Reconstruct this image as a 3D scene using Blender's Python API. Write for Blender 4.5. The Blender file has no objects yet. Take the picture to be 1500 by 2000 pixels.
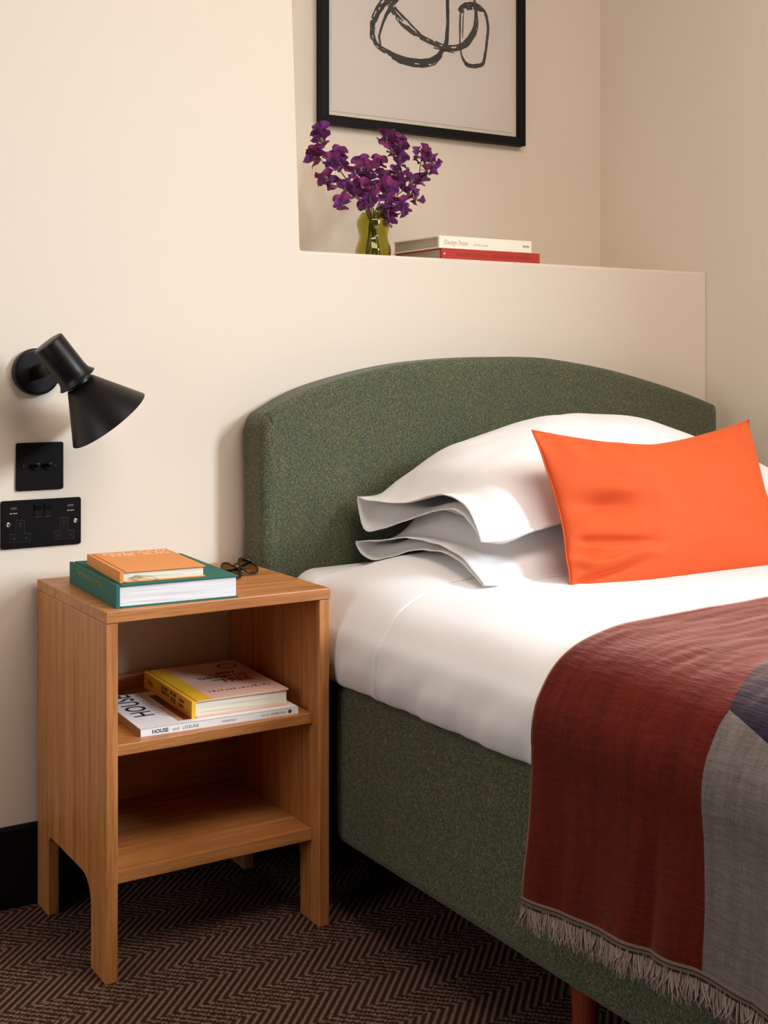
import bpy, bmesh, math, random
from mathutils import Vector, Matrix, noise

random.seed(7)
scene = bpy.context.scene
COL = scene.collection
PI = math.pi

# ------------------------------------------------------------------ camera
TH = math.atan2(1550.0, 2471.0)
CAM_H = 0.970
cam = bpy.data.cameras.new('camera')
cam_o = bpy.data.objects.new('camera', cam)
COL.objects.link(cam_o)
cam_o.location = (0, 0, CAM_H)
cam_o.rotation_euler = (PI / 2, 0, -TH)
cam.sensor_fit = 'HORIZONTAL'
cam.sensor_width = 36.0
cam.lens = 36.0 * 2471.0 / 1500.0
cam.shift_y = -(1000.0 - 710.0) / 1500.0
cam.clip_start = 0.02
scene.camera = cam_o

# ------------------------------------------------------------------ world, light, exposure
world = bpy.data.worlds.new('world')
scene.world = world
world.use_nodes = True
wn = world.node_tree.nodes
wn['Background'].inputs[0].default_value = (0.80, 0.88, 1.0, 1)
wn['Background'].inputs[1].default_value = 0.6

XR, XL, YF, ZC = 2.384, -2.20, -2.60, 2.60      # room
D = 2.27                                        # front plane of the bed wall
NY = 2.667                                      # back plane of the niche
WY0, WY1, WZ0, WZ1 = -0.70, 0.22, 0.95, 2.35    # window opening in the right wall

def area_light(name, loc, rot, sx, sy, power, color):
    l = bpy.data.lights.new(name, 'AREA')
    l.shape = 'RECTANGLE'
    l.size, l.size_y, l.energy, l.color = sx, sy, power, color
    o = bpy.data.objects.new(name, l)
    o.location = loc
    o.rotation_euler = rot
    COL.objects.link(o)
    return o
# broad soft daylight outside, slanting in through the window
_src, _dst = Vector((3.55, -2.35, 2.85)), Vector((1.35, 1.75, 0.75))
area_light('daylight_outside', _src, (_dst - _src).to_track_quat('-Z', 'Y').to_euler(), 2.6, 1.9, 960, (0.86, 0.965, 1.09))
# warm fill added overhead, with no fixture, to brighten bed and right wall
_src, _dst = Vector((1.40, 0.75, 2.57)), Vector((1.75, 1.45, 0.6))
area_light('overhead_fill', _src, (_dst - _src).to_track_quat('-Z', 'Y').to_euler(), 1.5, 1.3, 56, (1.0, 0.885, 0.83))
# soft fill added at far left, with no window, to lift left-facing sides
_src, _dst = Vector((-2.0, 1.05, 1.25)), Vector((1.1, 1.85, 0.65))
area_light('left_fill', _src, (_dst - _src).to_track_quat('-Z', 'Y').to_euler(), 1.3, 1.3, 20.0, (0.97, 0.97, 0.99))

scene.view_settings.view_transform = 'Standard'
scene.view_settings.look = 'None'
scene.view_settings.gamma = 1
scene.view_settings.use_curve_mapping = False
scene.view_settings.exposure = 0.0

# ------------------------------------------------------------------ helpers
def lin(r, g, b):
    f = lambda c: (c / 255 / 12.92) if c / 255 <= 0.04045 else ((c / 255 + 0.055) / 1.055) ** 2.4
    return (f(r), f(g), f(b), 1)

def base_mat(name):
    m = bpy.data.materials.new(name)
    m.use_nodes = True
    nt = m.node_tree
    return m, nt, nt.nodes['Principled BSDF']

def nd(nt, kind, **kw):
    n = nt.nodes.new(kind)
    for k, v in kw.items():
        setattr(n, k, v)
    return n

def plain(name, col, rough=0.5, metal=0.0, bump=0.0, scale=200, var=0.0, sheen=0.0, spec=None):
    m, nt, p = base_mat(name)
    p.inputs['Base Color'].default_value = col
    p.inputs['Roughness'].default_value = rough
    p.inputs['Metallic'].default_value = metal
    if spec is not None:
        p.inputs['Specular IOR Level'].default_value = spec
    if sheen:
        p.inputs['Sheen Weight'].default_value = sheen
    tc = nd(nt, 'ShaderNodeTexCoord')
    nz = nd(nt, 'ShaderNodeTexNoise')
    nz.inputs['Scale'].default_value = scale
    nz.inputs['Detail'].default_value = 4
    nt.links.new(tc.outputs['Object'], nz.inputs['Vector'])
    if var:
        mx = nd(nt, 'ShaderNodeMix', data_type='RGBA')
        mx.inputs['A'].default_value = [c * (1 - var) for c in col[:3]] + [1]
        mx.inputs['B'].default_value = [min(1, c * (1 + var)) for c in col[:3]] + [1]
        nt.links.new(nz.outputs['Fac'], mx.inputs['Factor'])
        nt.links.new(mx.outputs['Result'], p.inputs['Base Color'])
    if bump:
        b = nd(nt, 'ShaderNodeBump')
        b.inputs['Strength'].default_value = bump
        b.inputs['Distance'].default_value = 0.001
        nt.links.new(nz.outputs['Fac'], b.inputs['Height'])
        nt.links.new(b.outputs['Normal'], p.inputs['Normal'])
    return m

def wood(name, axis):
    """oak with the grain along one axis"""
    m, nt, p = base_mat(name)
    p.inputs['Roughness'].default_value = 0.42
    tc = nd(nt, 'ShaderNodeTexCoord')
    def mapped(s_long, s_cross):
        mp = nd(nt, 'ShaderNodeMapping')
        sc = [s_cross] * 3
        sc['XYZ'.index(axis)] = s_long
        mp.inputs['Scale'].default_value = sc
        nt.links.new(tc.outputs['Object'], mp.inputs['Vector'])
        return mp
    a = nd(nt, 'ShaderNodeTexNoise')
    a.inputs['Scale'].default_value = 1
    a.inputs['Detail'].default_value = 5
    a.inputs['Distortion'].default_value = 0.6
    nt.links.new(mapped(2.2, 55).outputs[0], a.inputs['Vector'])
    b = nd(nt, 'ShaderNodeTexNoise')
    b.inputs['Scale'].default_value = 1
    b.inputs['Detail'].default_value = 3
    nt.links.new(mapped(18, 480).outputs[0], b.inputs['Vector'])
    r = nd(nt, 'ShaderNodeValToRGB')
    r.color_ramp.elements[0].position = 0.28
    r.color_ramp.elements[0].color = lin(168, 102, 50)
    r.color_ramp.elements[1].position = 0.72
    r.color_ramp.elements[1].color = lin(208, 144, 82)
    nt.links.new(a.outputs['Fac'], r.inputs['Fac'])
    r2 = nd(nt, 'ShaderNodeValToRGB')
    r2.color_ramp.elements[0].position = 0.33
    r2.color_ramp.elements[0].color = (0.68, 0.62, 0.56, 1)
    r2.color_ramp.elements[1].position = 0.52
    r2.color_ramp.elements[1].color = (1, 1, 1, 1)
    nt.links.new(b.outputs['Fac'], r2.inputs['Fac'])
    mx = nd(nt, 'ShaderNodeMix', data_type='RGBA', blend_type='MULTIPLY')
    mx.inputs['Factor'].default_value = 0.8
    nt.links.new(r.outputs['Color'], mx.inputs['A'])
    nt.links.new(r2.outputs['Color'], mx.inputs['B'])
    nt.links.new(mx.outputs['Result'], p.inputs['Base Color'])
    bp = nd(nt, 'ShaderNodeBump')
    bp.inputs['Strength'].default_value = 0.15
    bp.inputs['Distance'].default_value = 0.0006
    nt.links.new(b.outputs['Fac'], bp.inputs['Height'])
    nt.links.new(bp.outputs['Normal'], p.inputs['Normal'])
    return m

def tweed(name):
    """green upholstery woven from mixed yarns"""
    m, nt, p = base_mat(name)
    p.inputs['Roughness'].default_value = 0.95
    p.inputs['Specular IOR Level'].default_value = 0.15
    p.inputs['Sheen Weight'].default_value = 0.15
    tc = nd(nt, 'ShaderNodeTexCoord')
    def ns(sx, sy, sz, detail=2):
        mp = nd(nt, 'ShaderNodeMapping')
        mp.inputs['Scale'].default_value = (sx, sy, sz)
        nt.links.new(tc.outputs['Object'], mp.inputs['Vector'])
        n = nd(nt, 'ShaderNodeTexNoise')
        n.inputs['Scale'].default_value = 1
        n.inputs['Detail'].default_value = detail
        nt.links.new(mp.outputs[0], n.inputs['Vector'])
        return n
    wa = ns(1150, 1150, 260)      # vertical yarns
    we = ns(260, 260, 1150)      # crosswise yarns
    big = ns(14, 14, 9, 4)
    fl = ns(420, 420, 260, 1)
    av = nd(nt, 'ShaderNodeMath', operation='ADD')
    nt.links.new(wa.outputs['Fac'], av.inputs[0])
    nt.links.new(we.outputs['Fac'], av.inputs[1])
    hf = nd(nt, 'ShaderNodeMath', operation='MULTIPLY')
    hf.inputs[1].default_value = 0.5
    nt.links.new(av.outputs[0], hf.inputs[0])
    r = nd(nt, 'ShaderNodeValToRGB')
    e = r.color_ramp.elements
    e[0].position, e[0].color = 0.36, lin(39, 41, 34)
    e[1].position, e[1].color = 0.66, lin(152, 148, 119)
    e.new(0.46).color = lin(69, 74, 58)
    e.new(0.56).color = lin(97, 101, 80)
    nt.links.new(hf.outputs[0], r.inputs['Fac'])
    r2 = nd(nt, 'ShaderNodeValToRGB')
    f = r2.color_ramp.elements
    f[0].position, f[0].color = 0.33, (0.78, 0.98, 1.10, 1)
    f[1].position, f[1].color = 0.70, (1.22, 1.02, 0.72, 1)
    f.new(0.5).color = (1, 1, 1, 1)
    nt.links.new(fl.outputs['Fac'], r2.inputs['Fac'])
    mx = nd(nt, 'ShaderNodeMix', data_type='RGBA', blend_type='MULTIPLY')
    mx.inputs['Factor'].default_value = 1
    nt.links.new(r.outputs['Color'], mx.inputs['A'])
    nt.links.new(r2.outputs['Color'], mx.inputs['B'])
    r3 = nd(nt, 'ShaderNodeValToRGB')
    r3.color_ramp.elements[0].position, r3.color_ramp.elements[0].color = 0.3, (0.9, 0.95, 0.95, 1)
    r3.color_ramp.elements[1].position, r3.color_ramp.elements[1].color = 0.7, (1.08, 1.04, 0.96, 1)
    nt.links.new(big.outputs['Fac'], r3.inputs['Fac'])
    mx2 = nd(nt, 'ShaderNodeMix', data_type='RGBA', blend_type='MULTIPLY')
    mx2.inputs['Factor'].default_value = 1
    nt.links.new(mx.outputs['Result'], mx2.inputs['A'])
    nt.links.new(r3.outputs['Color'], mx2.inputs['B'])
    nt.links.new(mx2.outputs['Result'], p.inputs['Base Color'])
    bp = nd(nt, 'ShaderNodeBump')
    bp.inputs['Strength'].default_value = 0.4
    bp.inputs['Distance'].default_value = 0.0010
    nt.links.new(hf.outputs[0], bp.inputs['Height'])
    nt.links.new(bp.outputs['Normal'], p.inputs['Normal'])
    return m

def linen(name, col, fold=0.14, weave=0.12):
    m, nt, p = base_mat(name)
    p.inputs['Base Color'].default_value = col
    p.inputs['Roughness'].default_value = 0.85
    p.inputs['Specular IOR Level'].default_value = 0.2
    p.inputs['Sheen Weight'].default_value = 0.1
    tc = nd(nt, 'ShaderNodeTexCoord')
    n1 = nd(nt, 'ShaderNodeTexNoise')
    n1.inputs['Scale'].default_value = 9
    n1.inputs['Detail'].default_value = 5
    n1.inputs['Distortion'].default_value = 0.2
    nt.links.new(tc.outputs['Object'], n1.inputs['Vector'])
    n2 = nd(nt, 'ShaderNodeTexNoise')
    n2.inputs['Scale'].default_value = 700
    nt.links.new(tc.outputs['Object'], n2.inputs['Vector'])
    b1 = nd(nt, 'ShaderNodeBump')
    b1.inputs['Strength'].default_value = fold
    b1.inputs['Distance'].default_value = 0.012
    nt.links.new(n1.outputs['Fac'], b1.inputs['Height'])
    b2 = nd(nt, 'ShaderNodeBump')
    b2.inputs['Strength'].default_value = weave
    b2.inputs['Distance'].default_value = 0.0006
    nt.links.new(n2.outputs['Fac'], b2.inputs['Height'])
    nt.links.new(b1.outputs['Normal'], b2.inputs['Normal'])
    nt.links.new(b2.outputs['Normal'], p.inputs['Normal'])
    return m

def set_props(o, label=None, cat=None, group=None, kind=None):
    if label: o['label'] = label
    if cat: o['category'] = cat
    if group: o['group'] = group
    if kind: o['kind'] = kind
    return o

def thing(name, label, cat, loc=(0, 0, 0), rotz=0.0, group=None):
    o = bpy.data.objects.new(name, None)
    o.empty_display_size = 0.05
    o.location = loc
    o.rotation_euler = (0, 0, rotz)
    COL.objects.link(o)
    return set_props(o, label, cat, group)

def link_mesh(name, me, mat, parent=None, smooth=False, label=None, kind=None):
    if mat is not None and not me.materials:
        me.materials.append(mat)
    if smooth:
        me.polygons.foreach_set('use_smooth', [True] * len(me.polygons))
    o = bpy.data.objects.new(name, me)
    COL.objects.link(o)
    if parent is not None:
        o.parent = parent
    return set_props(o, label, kind=kind)

def obj(name, bm, mat, parent=None, smooth=False, local=True, bevel=0.0, seg=2, label=None, kind=None, angle=40):
    """link a bmesh as ONE object; local=False means its verts are in world space (parent unrotated)"""
    if parent is not None and not local:
        off = Vector(parent.location)
        pp = parent.parent
        while pp is not None:
            off += Vector(pp.location)
            pp = pp.parent
        bmesh.ops.translate(bm, verts=bm.verts, vec=-off)
    bmesh.ops.recalc_face_normals(bm, faces=bm.faces)
    me = bpy.data.meshes.new(name)
    bm.to_mesh(me)
    bm.free()
    o = link_mesh(name, me, mat, parent, smooth, label, kind)
    if bevel:
        md = o.modifiers.new('bevel', 'BEVEL')
        md.width, md.segments = bevel, seg
        md.limit_method, md.angle_limit = 'ANGLE', math.radians(angle)
        md.harden_normals = smooth
    return o

def B():
    return bmesh.new()

def add_box(bm, x0, x1, y0, y1, z0, z1):
    v = [bm.verts.new(p) for p in ((x0, y0, z0), (x1, y0, z0), (x1, y1, z0), (x0, y1, z0),
                                   (x0, y0, z1), (x1, y0, z1), (x1, y1, z1), (x0, y1, z1))]
    for f in ((0, 3, 2, 1), (4, 5, 6, 7), (0, 1, 5, 4), (1, 2, 6, 5), (2, 3, 7, 6), (3, 0, 4, 7)):
        bm.faces.new([v[i] for i in f])
    return v

def box(*a):
    bm = B(); add_box(bm, *a); return bm

def add_prism(bm, pts, axis, a0, a1):
    """extrude a 2D outline along an axis; outline coords are the other two axes in order"""
    def P(p, a):
        return {'X': (a, p[0], p[1]), 'Y': (p[0], a, p[1]), 'Z': (p[0], p[1], a)}[axis]
    lo = [bm.verts.new(P(p, a0)) for p in pts]
    hi = [bm.verts.new(P(p, a1)) for p in pts]
    bm.faces.new(lo); bm.faces.new(hi)
    n = len(pts)
    for i in range(n):
        bm.faces.new((lo[i], lo[(i + 1) % n], hi[(i + 1) % n], hi[i]))
    return bm

def frame_of(d):
    d = Vector(d).normalized()
    u = d.cross(Vector((0, 0, 1)))
    if u.length < 1e-4: u = Vector((1, 0, 0))
    u.normalize()
    return u, d.cross(u).normalized()

def add_tube(bm, pts, rad, n=8, cap=True):
    pts = [Vector(p) for p in pts]
    rings = []
    for i, p in enumerate(pts):
        d = (pts[min(i + 1, len(pts) - 1)] - pts[max(i - 1, 0)])
        u, w = frame_of(d)
        r = rad[i] if isinstance(rad, (list, tuple)) else rad
        rings.append([bm.verts.new(p + r * (math.cos(2 * PI * k / n) * u + math.sin(2 * PI * k / n) * w)) for k in range(n)])
    for a, b in zip(rings, rings[1:]):
        for k in range(n):
            bm.faces.new((a[k], a[(k + 1) % n], b[(k + 1) % n], b[k]))
    if cap:
        bm.faces.new(rings[0]); bm.faces.new(rings[-1])
    return bm

def add_lathe(bm, prof, origin, axis, n=48, cap0=True, cap1=True):
    """revolve (t, r) pairs about an axis through origin"""
    o, d = Vector(origin), Vector(axis).normalized()
    u, w = frame_of(d)
    rings = []
    for t, r in prof:
        rings.append([bm.verts.new(o + d * t + r * (math.cos(2 * PI * k / n) * u + math.sin(2 * PI * k / n) * w)) for k in range(n)])
    for a, b in zip(rings, rings[1:]):
        for k in range(n):
            bm.faces.new((a[k], a[(k + 1) % n], b[(k + 1) % n], b[k]))
    if cap0: bm.faces.new(rings[0])
    if cap1: bm.faces.new(rings[-1])
    return bm

def add_grid(bm, fn, nu, nv, uv=None):
    vs = [[bm.verts.new(fn(i / nu, j / nv)) for j in range(nv + 1)] for i in range(nu + 1)]
    lay = bm.loops.layers.uv.verify() if uv else None
    for i in range(nu):
        for j in range(nv):
            f = bm.faces.new((vs[i][j], vs[i + 1][j], vs[i + 1][j + 1], vs[i][j + 1]))
            if uv:
                for lp, (a, b) in zip(f.loops, ((i, j), (i + 1, j), (i + 1, j + 1), (i, j + 1))):
                    lp[lay].uv = uv(a / nu, b / nv)
    return vs

def text_part(name, body, mat, parent, size, mtx, weight=0.0, spacing=1.0, align='LEFT', sx=1.0, label=None):
    """flat lettering as a mesh; mtx maps text plane (x right, y up, z out) to the parent's space"""
    c = bpy.data.curves.new(name, 'FONT')
    c.body, c.size, c.extrude, c.offset = body, size, 0.00012, weight
    c.space_character, c.align_x, c.resolution_u = spacing, align, 3
    t = bpy.data.objects.new(name, c)
    COL.objects.link(t)
    me = bpy.data.meshes.new_from_object(t.evaluated_get(bpy.context.evaluated_depsgraph_get()))
    bpy.data.objects.remove(t)
    bpy.data.curves.remove(c)
    me.transform(mtx @ Matrix.Diagonal((sx, 1, 1, 1)))
    me.materials.clear()
    return link_mesh(name, me, mat, parent, label=label)

def axes(origin, xa, ya):
    xa, ya = Vector(xa).normalized(), Vector(ya).normalized()
    za = xa.cross(ya)
    m = Matrix((xa, ya, za)).transposed().to_4x4()
    m.translation = Vector(origin)
    return m

def sstep(a, b, x):
    t = max(0.0, min(1.0, (x - a) / (b - a)))
    return t * t * (3 - 2 * t)

def interp(pts, x):
    if x <= pts[0][0]: return pts[0][1]
    for (x0, y0), (x1, y1) in zip(pts, pts[1:]):
        if x <= x1:
            t = (x - x0) / (x1 - x0)
            return y0 + (y1 - y0) * (t * t * (3 - 2 * t) if False else t)
    return pts[-1][1]

def smooth_path(pts, n=10):
    """Catmull-Rom through points of any dimension"""
    out = []
    P = [pts[0]] + list(pts) + [pts[-1]]
    for i in range(1, len(P) - 2):
        for k in range(n):
            t = k / n
            out.append(tuple(0.5 * ((2 * b) + (c - a) * t + (2 * a - 5 * b + 4 * c - d) * t * t + (3 * b - a - 3 * c + d) * t ** 3)
                             for a, b, c, d in zip(P[i - 1], P[i], P[i + 1], P[i + 2])))
    out.append(tuple(pts[-1]))
    return out

def nz(x, y, z=0.0):
    return noise.noise(Vector((x, y, z)))

# ------------------------------------------------------------------ materials
M = {}
M['wall'] = plain('wall_paint', lin(230, 218, 198), 0.75, bump=0.05, scale=160)
M['far_wall'] = plain('warm_brown_wall', lin(150, 116, 88), 0.8)
M['ceiling'] = plain('ceiling_paint', lin(236, 230, 218), 0.8)
M['black_trim'] = plain('black_skirting', lin(10, 9, 9), 0.6, spec=0.15)
M['oak_z'] = wood('oak_upright', 'Z')
M['oak_x'] = wood('oak_crosswise', 'X')
M['tweed'] = tweed('green_tweed')
M['linen'] = linen('white_bed_linen', lin(240, 238, 236))
M['pillow'] = linen('white_pillow_cotton', lin(241, 238, 235), 0.14)
M['velvet'] = plain('orange_velvet', lin(216, 88, 42), 0.8, bump=0.15, scale=900, var=0.08, sheen=0.4, spec=0.2)
M['velvet'].node_tree.nodes['Principled BSDF'].inputs['Sheen Tint'].default_value = lin(255, 150, 80)
M['velvet'].node_tree.nodes['Principled BSDF'].inputs['Sheen Roughness'].default_value = 0.4
M['lamp'] = plain('satin_black_metal', lin(13, 11, 10), 0.38, spec=0.3)
M['lamp_in'] = plain('lamp_inner_white', lin(225, 222, 214), 0.5)
M['plate'] = plain('dark_bronze_plate', lin(11, 8, 7), 0.5, spec=0.12)
M['insert'] = plain('black_plastic_insert', lin(9, 9, 9), 0.4, spec=0.2)
M['outline'] = plain('grey_insert_rim', lin(70, 64, 60), 0.35)  # paler grey edge line around the dark inserts
M['chrome'] = plain('screw_steel', lin(190, 182, 172), 0.25, metal=1.0)
M['darkmetal'] = plain('dark_chrome', lin(70, 66, 64), 0.2, metal=1.0)
M['mark'] = plain('pale_print', lin(215, 210, 205), 0.6)
M['frame'] = plain('black_stained_wood', lin(17, 14, 13), 0.55, bump=0.3, scale=350, var=0.3, spec=0.15)
M['paper'] = plain('art_paper', lin(226, 213, 200), 0.8)
M['mat'] = plain('cream_mount', lin(235, 222, 198), 0.8)
M['ink'] = plain('black_ink', lin(30, 30, 26), 0.6)
M['ink2'] = plain('soft_black_ink', lin(52, 47, 38), 0.6)
M['green_cloth'] = plain('green_book_cloth', lin(24, 98, 82), 0.7, bump=0.25, scale=1500)
M['orange_cloth'] = plain('orange_book_cover', lin(226, 142, 66), 0.6, bump=0.1, scale=1500)
M['page'] = plain('page_paper', lin(236, 233, 232), 0.8)
M['page_cream'] = plain('cream_page_paper', lin(240, 232, 210), 0.8)
M['page_grey'] = plain('grey_page_edge', lin(196, 182, 164), 0.8)
M['gold'] = plain('dull_gold_foil', lin(120, 122, 84), 0.4)
M['pinkfoil'] = plain('pale_pink_print', lin(250, 205, 165), 0.5)
M['mag_white'] = plain('magazine_cover', lin(240, 238, 236), 0.45)
M['black_print'] = plain('black_print', lin(24, 22, 22), 0.6)
M['grey_print'] = plain('grey_print', lin(130, 122, 112), 0.6)
M['teal_print'] = plain('dark_teal_photo', lin(46, 60, 62), 0.5)
M['red_print'] = plain('dark_red_photo', lin(120, 42, 38), 0.5)
M['tan_print'] = plain('tan_photo', lin(196, 150, 112), 0.5)
M['yellow'] = plain('yellow_cover', lin(238, 184, 40), 0.5)
M['blush'] = plain('blush_cover', lin(224, 182, 160), 0.55)
M['brown_print'] = plain('brown_print', lin(70, 38, 26), 0.6)
M['rust_print'] = plain('rust_print', lin(136, 60, 34), 0.6)
M['cream_cover'] = plain('cream_book_cover', lin(248, 240, 216), 0.6)
M['red_cover'] = plain('red_book_cloth', lin(182, 44, 28), 0.65, bump=0.2, scale=1500)
M['dred'] = plain('dark_red_stamp', lin(120, 26, 18), 0.6)
M['bed_leg'] = plain('red_brown_leg', lin(128, 52, 30), 0.4, var=0.2, scale=40)
M['dark'] = plain('black_underside', lin(14, 13, 13), 0.8)
M['tort'] = plain('dark_frame_acetate', lin(28, 32, 22), 0.2, var=0.5, scale=90)
M['stem'] = plain('flower_stem', lin(112, 124, 70), 0.6)
M['sepal'] = plain('flower_sepal', lin(120, 132, 84), 0.6)
M['fringe'] = plain('fringe_yarn', lin(158, 140, 130), 0.9)
M['band1'] = plain('hem_band_taupe', lin(128, 108, 96), 0.9)
M['band2'] = plain('hem_band_black', lin(34, 26, 24), 0.9)
M['band3'] = plain('hem_band_tan', lin(112, 92, 76), 0.9)

def page_lines(m, axis_scale):
    nt = m.node_tree
    p = nt.nodes['Principled BSDF']
    tc = nd(nt, 'ShaderNodeTexCoord')
    mp = nd(nt, 'ShaderNodeMapping')
    mp.inputs['Scale'].default_value = (6, 6, axis_scale)
    nt.links.new(tc.outputs['Object'], mp.inputs['Vector'])
    n = nd(nt, 'ShaderNodeTexNoise')
    n.inputs['Scale'].default_value = 1
    nt.links.new(mp.outputs[0], n.inputs['Vector'])
    r = nd(nt, 'ShaderNodeValToRGB')
    c = p.inputs['Base Color'].default_value
    r.color_ramp.elements[0].position, r.color_ramp.elements[0].color = 0.35, (c[0] * .72, c[1] * .72, c[2] * .72, 1)
    r.color_ramp.elements[1].position, r.color_ramp.elements[1].color = 0.55, tuple(c)
    nt.links.new(n.outputs['Fac'], r.inputs['Fac'])
    nt.links.new(r.outputs['Color'], p.inputs['Base Color'])
for k in ('page', 'page_cream', 'page_grey'):
    page_lines(M[k], 900)

def petal_mat(name, c0, c1, c2):
    m, nt, p = base_mat(name)
    p.inputs['Roughness'].default_value = 0.6
    p.inputs['Sheen Weight'].default_value = 0.2
    tc = nd(nt, 'ShaderNodeTexCoord')
    n = nd(nt, 'ShaderNodeTexNoise')
    n.inputs['Scale'].default_value = 60
    n.inputs['Detail'].default_value = 3
    nt.links.new(tc.outputs['Object'], n.inputs['Vector'])
    r = nd(nt, 'ShaderNodeValToRGB')
    e = r.color_ramp.elements
    e[0].position, e[0].color = 0.3, c0
    e[1].position, e[1].color = 0.7, c2
    e.new(0.5).color = c1
    nt.links.new(n.outputs['Fac'], r.inputs['Fac'])
    nt.links.new(r.outputs['Color'], p.inputs['Base Color'])
    p.inputs['Subsurface Weight'].default_value = 0.0
    tr = nd(nt, 'ShaderNodeBsdfTranslucent')
    nt.links.new(r.outputs['Color'], tr.inputs['Color'])
    mx = nd(nt, 'ShaderNodeMixShader')
    mx.inputs[0].default_value = 0.3
    nt.links.new(p.outputs[0], mx.inputs[1])
    nt.links.new(tr.outputs[0], mx.inputs[2])
    nt.links.new(mx.outputs[0], nt.nodes['Material Output'].inputs['Surface'])
    return m
M['petal_a'] = petal_mat('petal_magenta', lin(112, 28, 88), lin(152, 50, 116), lin(188, 84, 146))
M['petal_b'] = petal_mat('petal_violet', lin(94, 30, 102), lin(128, 48, 136), lin(162, 82, 168))
M['petal_c'] = petal_mat('petal_deep', lin(70, 14, 60), lin(104, 26, 86), lin(136, 46, 112))

def glass_mat(name, col, rough=0.0, ior=1.45):
    m, nt, p = base_mat(name)
    p.inputs['Base Color'].default_value = col
    p.inputs['Transmission Weight'].default_value = 1.0
    p.inputs['Roughness'].default_value = rough
    p.inputs['IOR'].default_value = ior
    return m
M['vase'] = glass_mat('olive_glass', lin(206, 200, 96), 0.02, 1.45)
M['lens'] = glass_mat('smoky_lens', lin(150, 150, 128), 0.0, 1.02)

def pane_mat(name):
    m, nt, p = base_mat(name)
    nt.nodes.remove(p)
    t = nd(nt, 'ShaderNodeBsdfTransparent')
    g = nd(nt, 'ShaderNodeBsdfGlossy')
    g.inputs['Roughness'].default_value = 0.03
    f = nd(nt, 'ShaderNodeFresnel')
    f.inputs['IOR'].default_value = 1.25
    mx = nd(nt, 'ShaderNodeMixShader')
    nt.links.new(f.outputs[0], mx.inputs[0])
    nt.links.new(t.outputs[0], mx.inputs[1])
    nt.links.new(g.outputs[0], mx.inputs[2])
    nt.links.new(mx.outputs[0], nt.nodes['Material Output'].inputs['Surface'])
    return m
M['pane'] = pane_mat('picture_glass')

def carpet_mat():
    """brown herringbone carpet: bands along the bed wall, ribs slanting to and fro"""
    m, nt, p = base_mat('herringbone_carpet')
    p.inputs['Roughness'].default_value = 1.0
    p.inputs['Specular IOR Level'].default_value = 0.05
    L = nt.links.new
    def math_n(op, a, b=None):
        n = nd(nt, 'ShaderNodeMath', operation=op)
        for i, v in enumerate((a, b)):
            if v is None: continue
            if isinstance(v, (int, float)): n.inputs[i].default_value = v
            else: L(v, n.inputs[i])
        return n.outputs[0]
    tc = nd(nt, 'ShaderNodeTexCoord')
    wob = nd(nt, 'ShaderNodeTexNoise')
    wob.inputs['Scale'].default_value = 170
    L(tc.outputs['Object'], wob.inputs['Vector'])
    sp = nd(nt, 'ShaderNodeSeparateXYZ')
    L(tc.outputs['Object'], sp.inputs[0])
    w = math_n('MULTIPLY', math_n('SUBTRACT', wob.outputs['Fac'], 0.5), 0.012)
    x = math_n('ADD', sp.outputs[0], w)
    y = math_n('ADD', sp.outputs[1], w)
    band = 0.068
    tri = math_n('PINGPONG', y, band)
    s = math_n('SUBTRACT', x, tri)
    ph = math_n('MULTIPLY', s, 2 * PI / 0.0165)
    rib = math_n('ADD', math_n('MULTIPLY', math_n('SINE', ph), 0.5), 0.5)
    # short cross stitches along each rib
    st = math_n('SINE', math_n('MULTIPLY', math_n('ADD', x, tri), 2 * PI / 0.0090))
    tuft = nd(nt, 'ShaderNodeTexNoise')
    tuft.inputs['Scale'].default_value = 420
    tuft.inputs['Detail'].default_value = 3
    L(tc.outputs['Object'], tuft.inputs['Vector'])
    h = math_n('ADD', math_n('MULTIPLY', rib, 0.75), math_n('ADD', math_n('MULTIPLY', st, 0.10), math_n('MULTIPLY', math_n('SUBTRACT', tuft.outputs['Fac'], 0.5), 1.0)))
    r = nd(nt, 'ShaderNodeValToRGB')
    e = r.color_ramp.elements
    e[0].position, e[0].color = 0.10, lin(54, 35, 28)
    e[1].position, e[1].color = 0.80, lin(132, 108, 93)
    e.new(0.35).color = lin(72, 50, 40)
    e.new(0.55).color = lin(108, 84, 71)
    L(h, r.inputs['Fac'])
    L(r.outputs['Color'], p.inputs['Base Color'])
    b = nd(nt, 'ShaderNodeBump')
    b.inputs['Strength'].default_value = 0.7
    b.inputs['Distance'].default_value = 0.003
    L(h, b.inputs['Height'])
    L(b.outputs['Normal'], p.inputs['Normal'])
    return m
M['carpet'] = carpet_mat()

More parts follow.
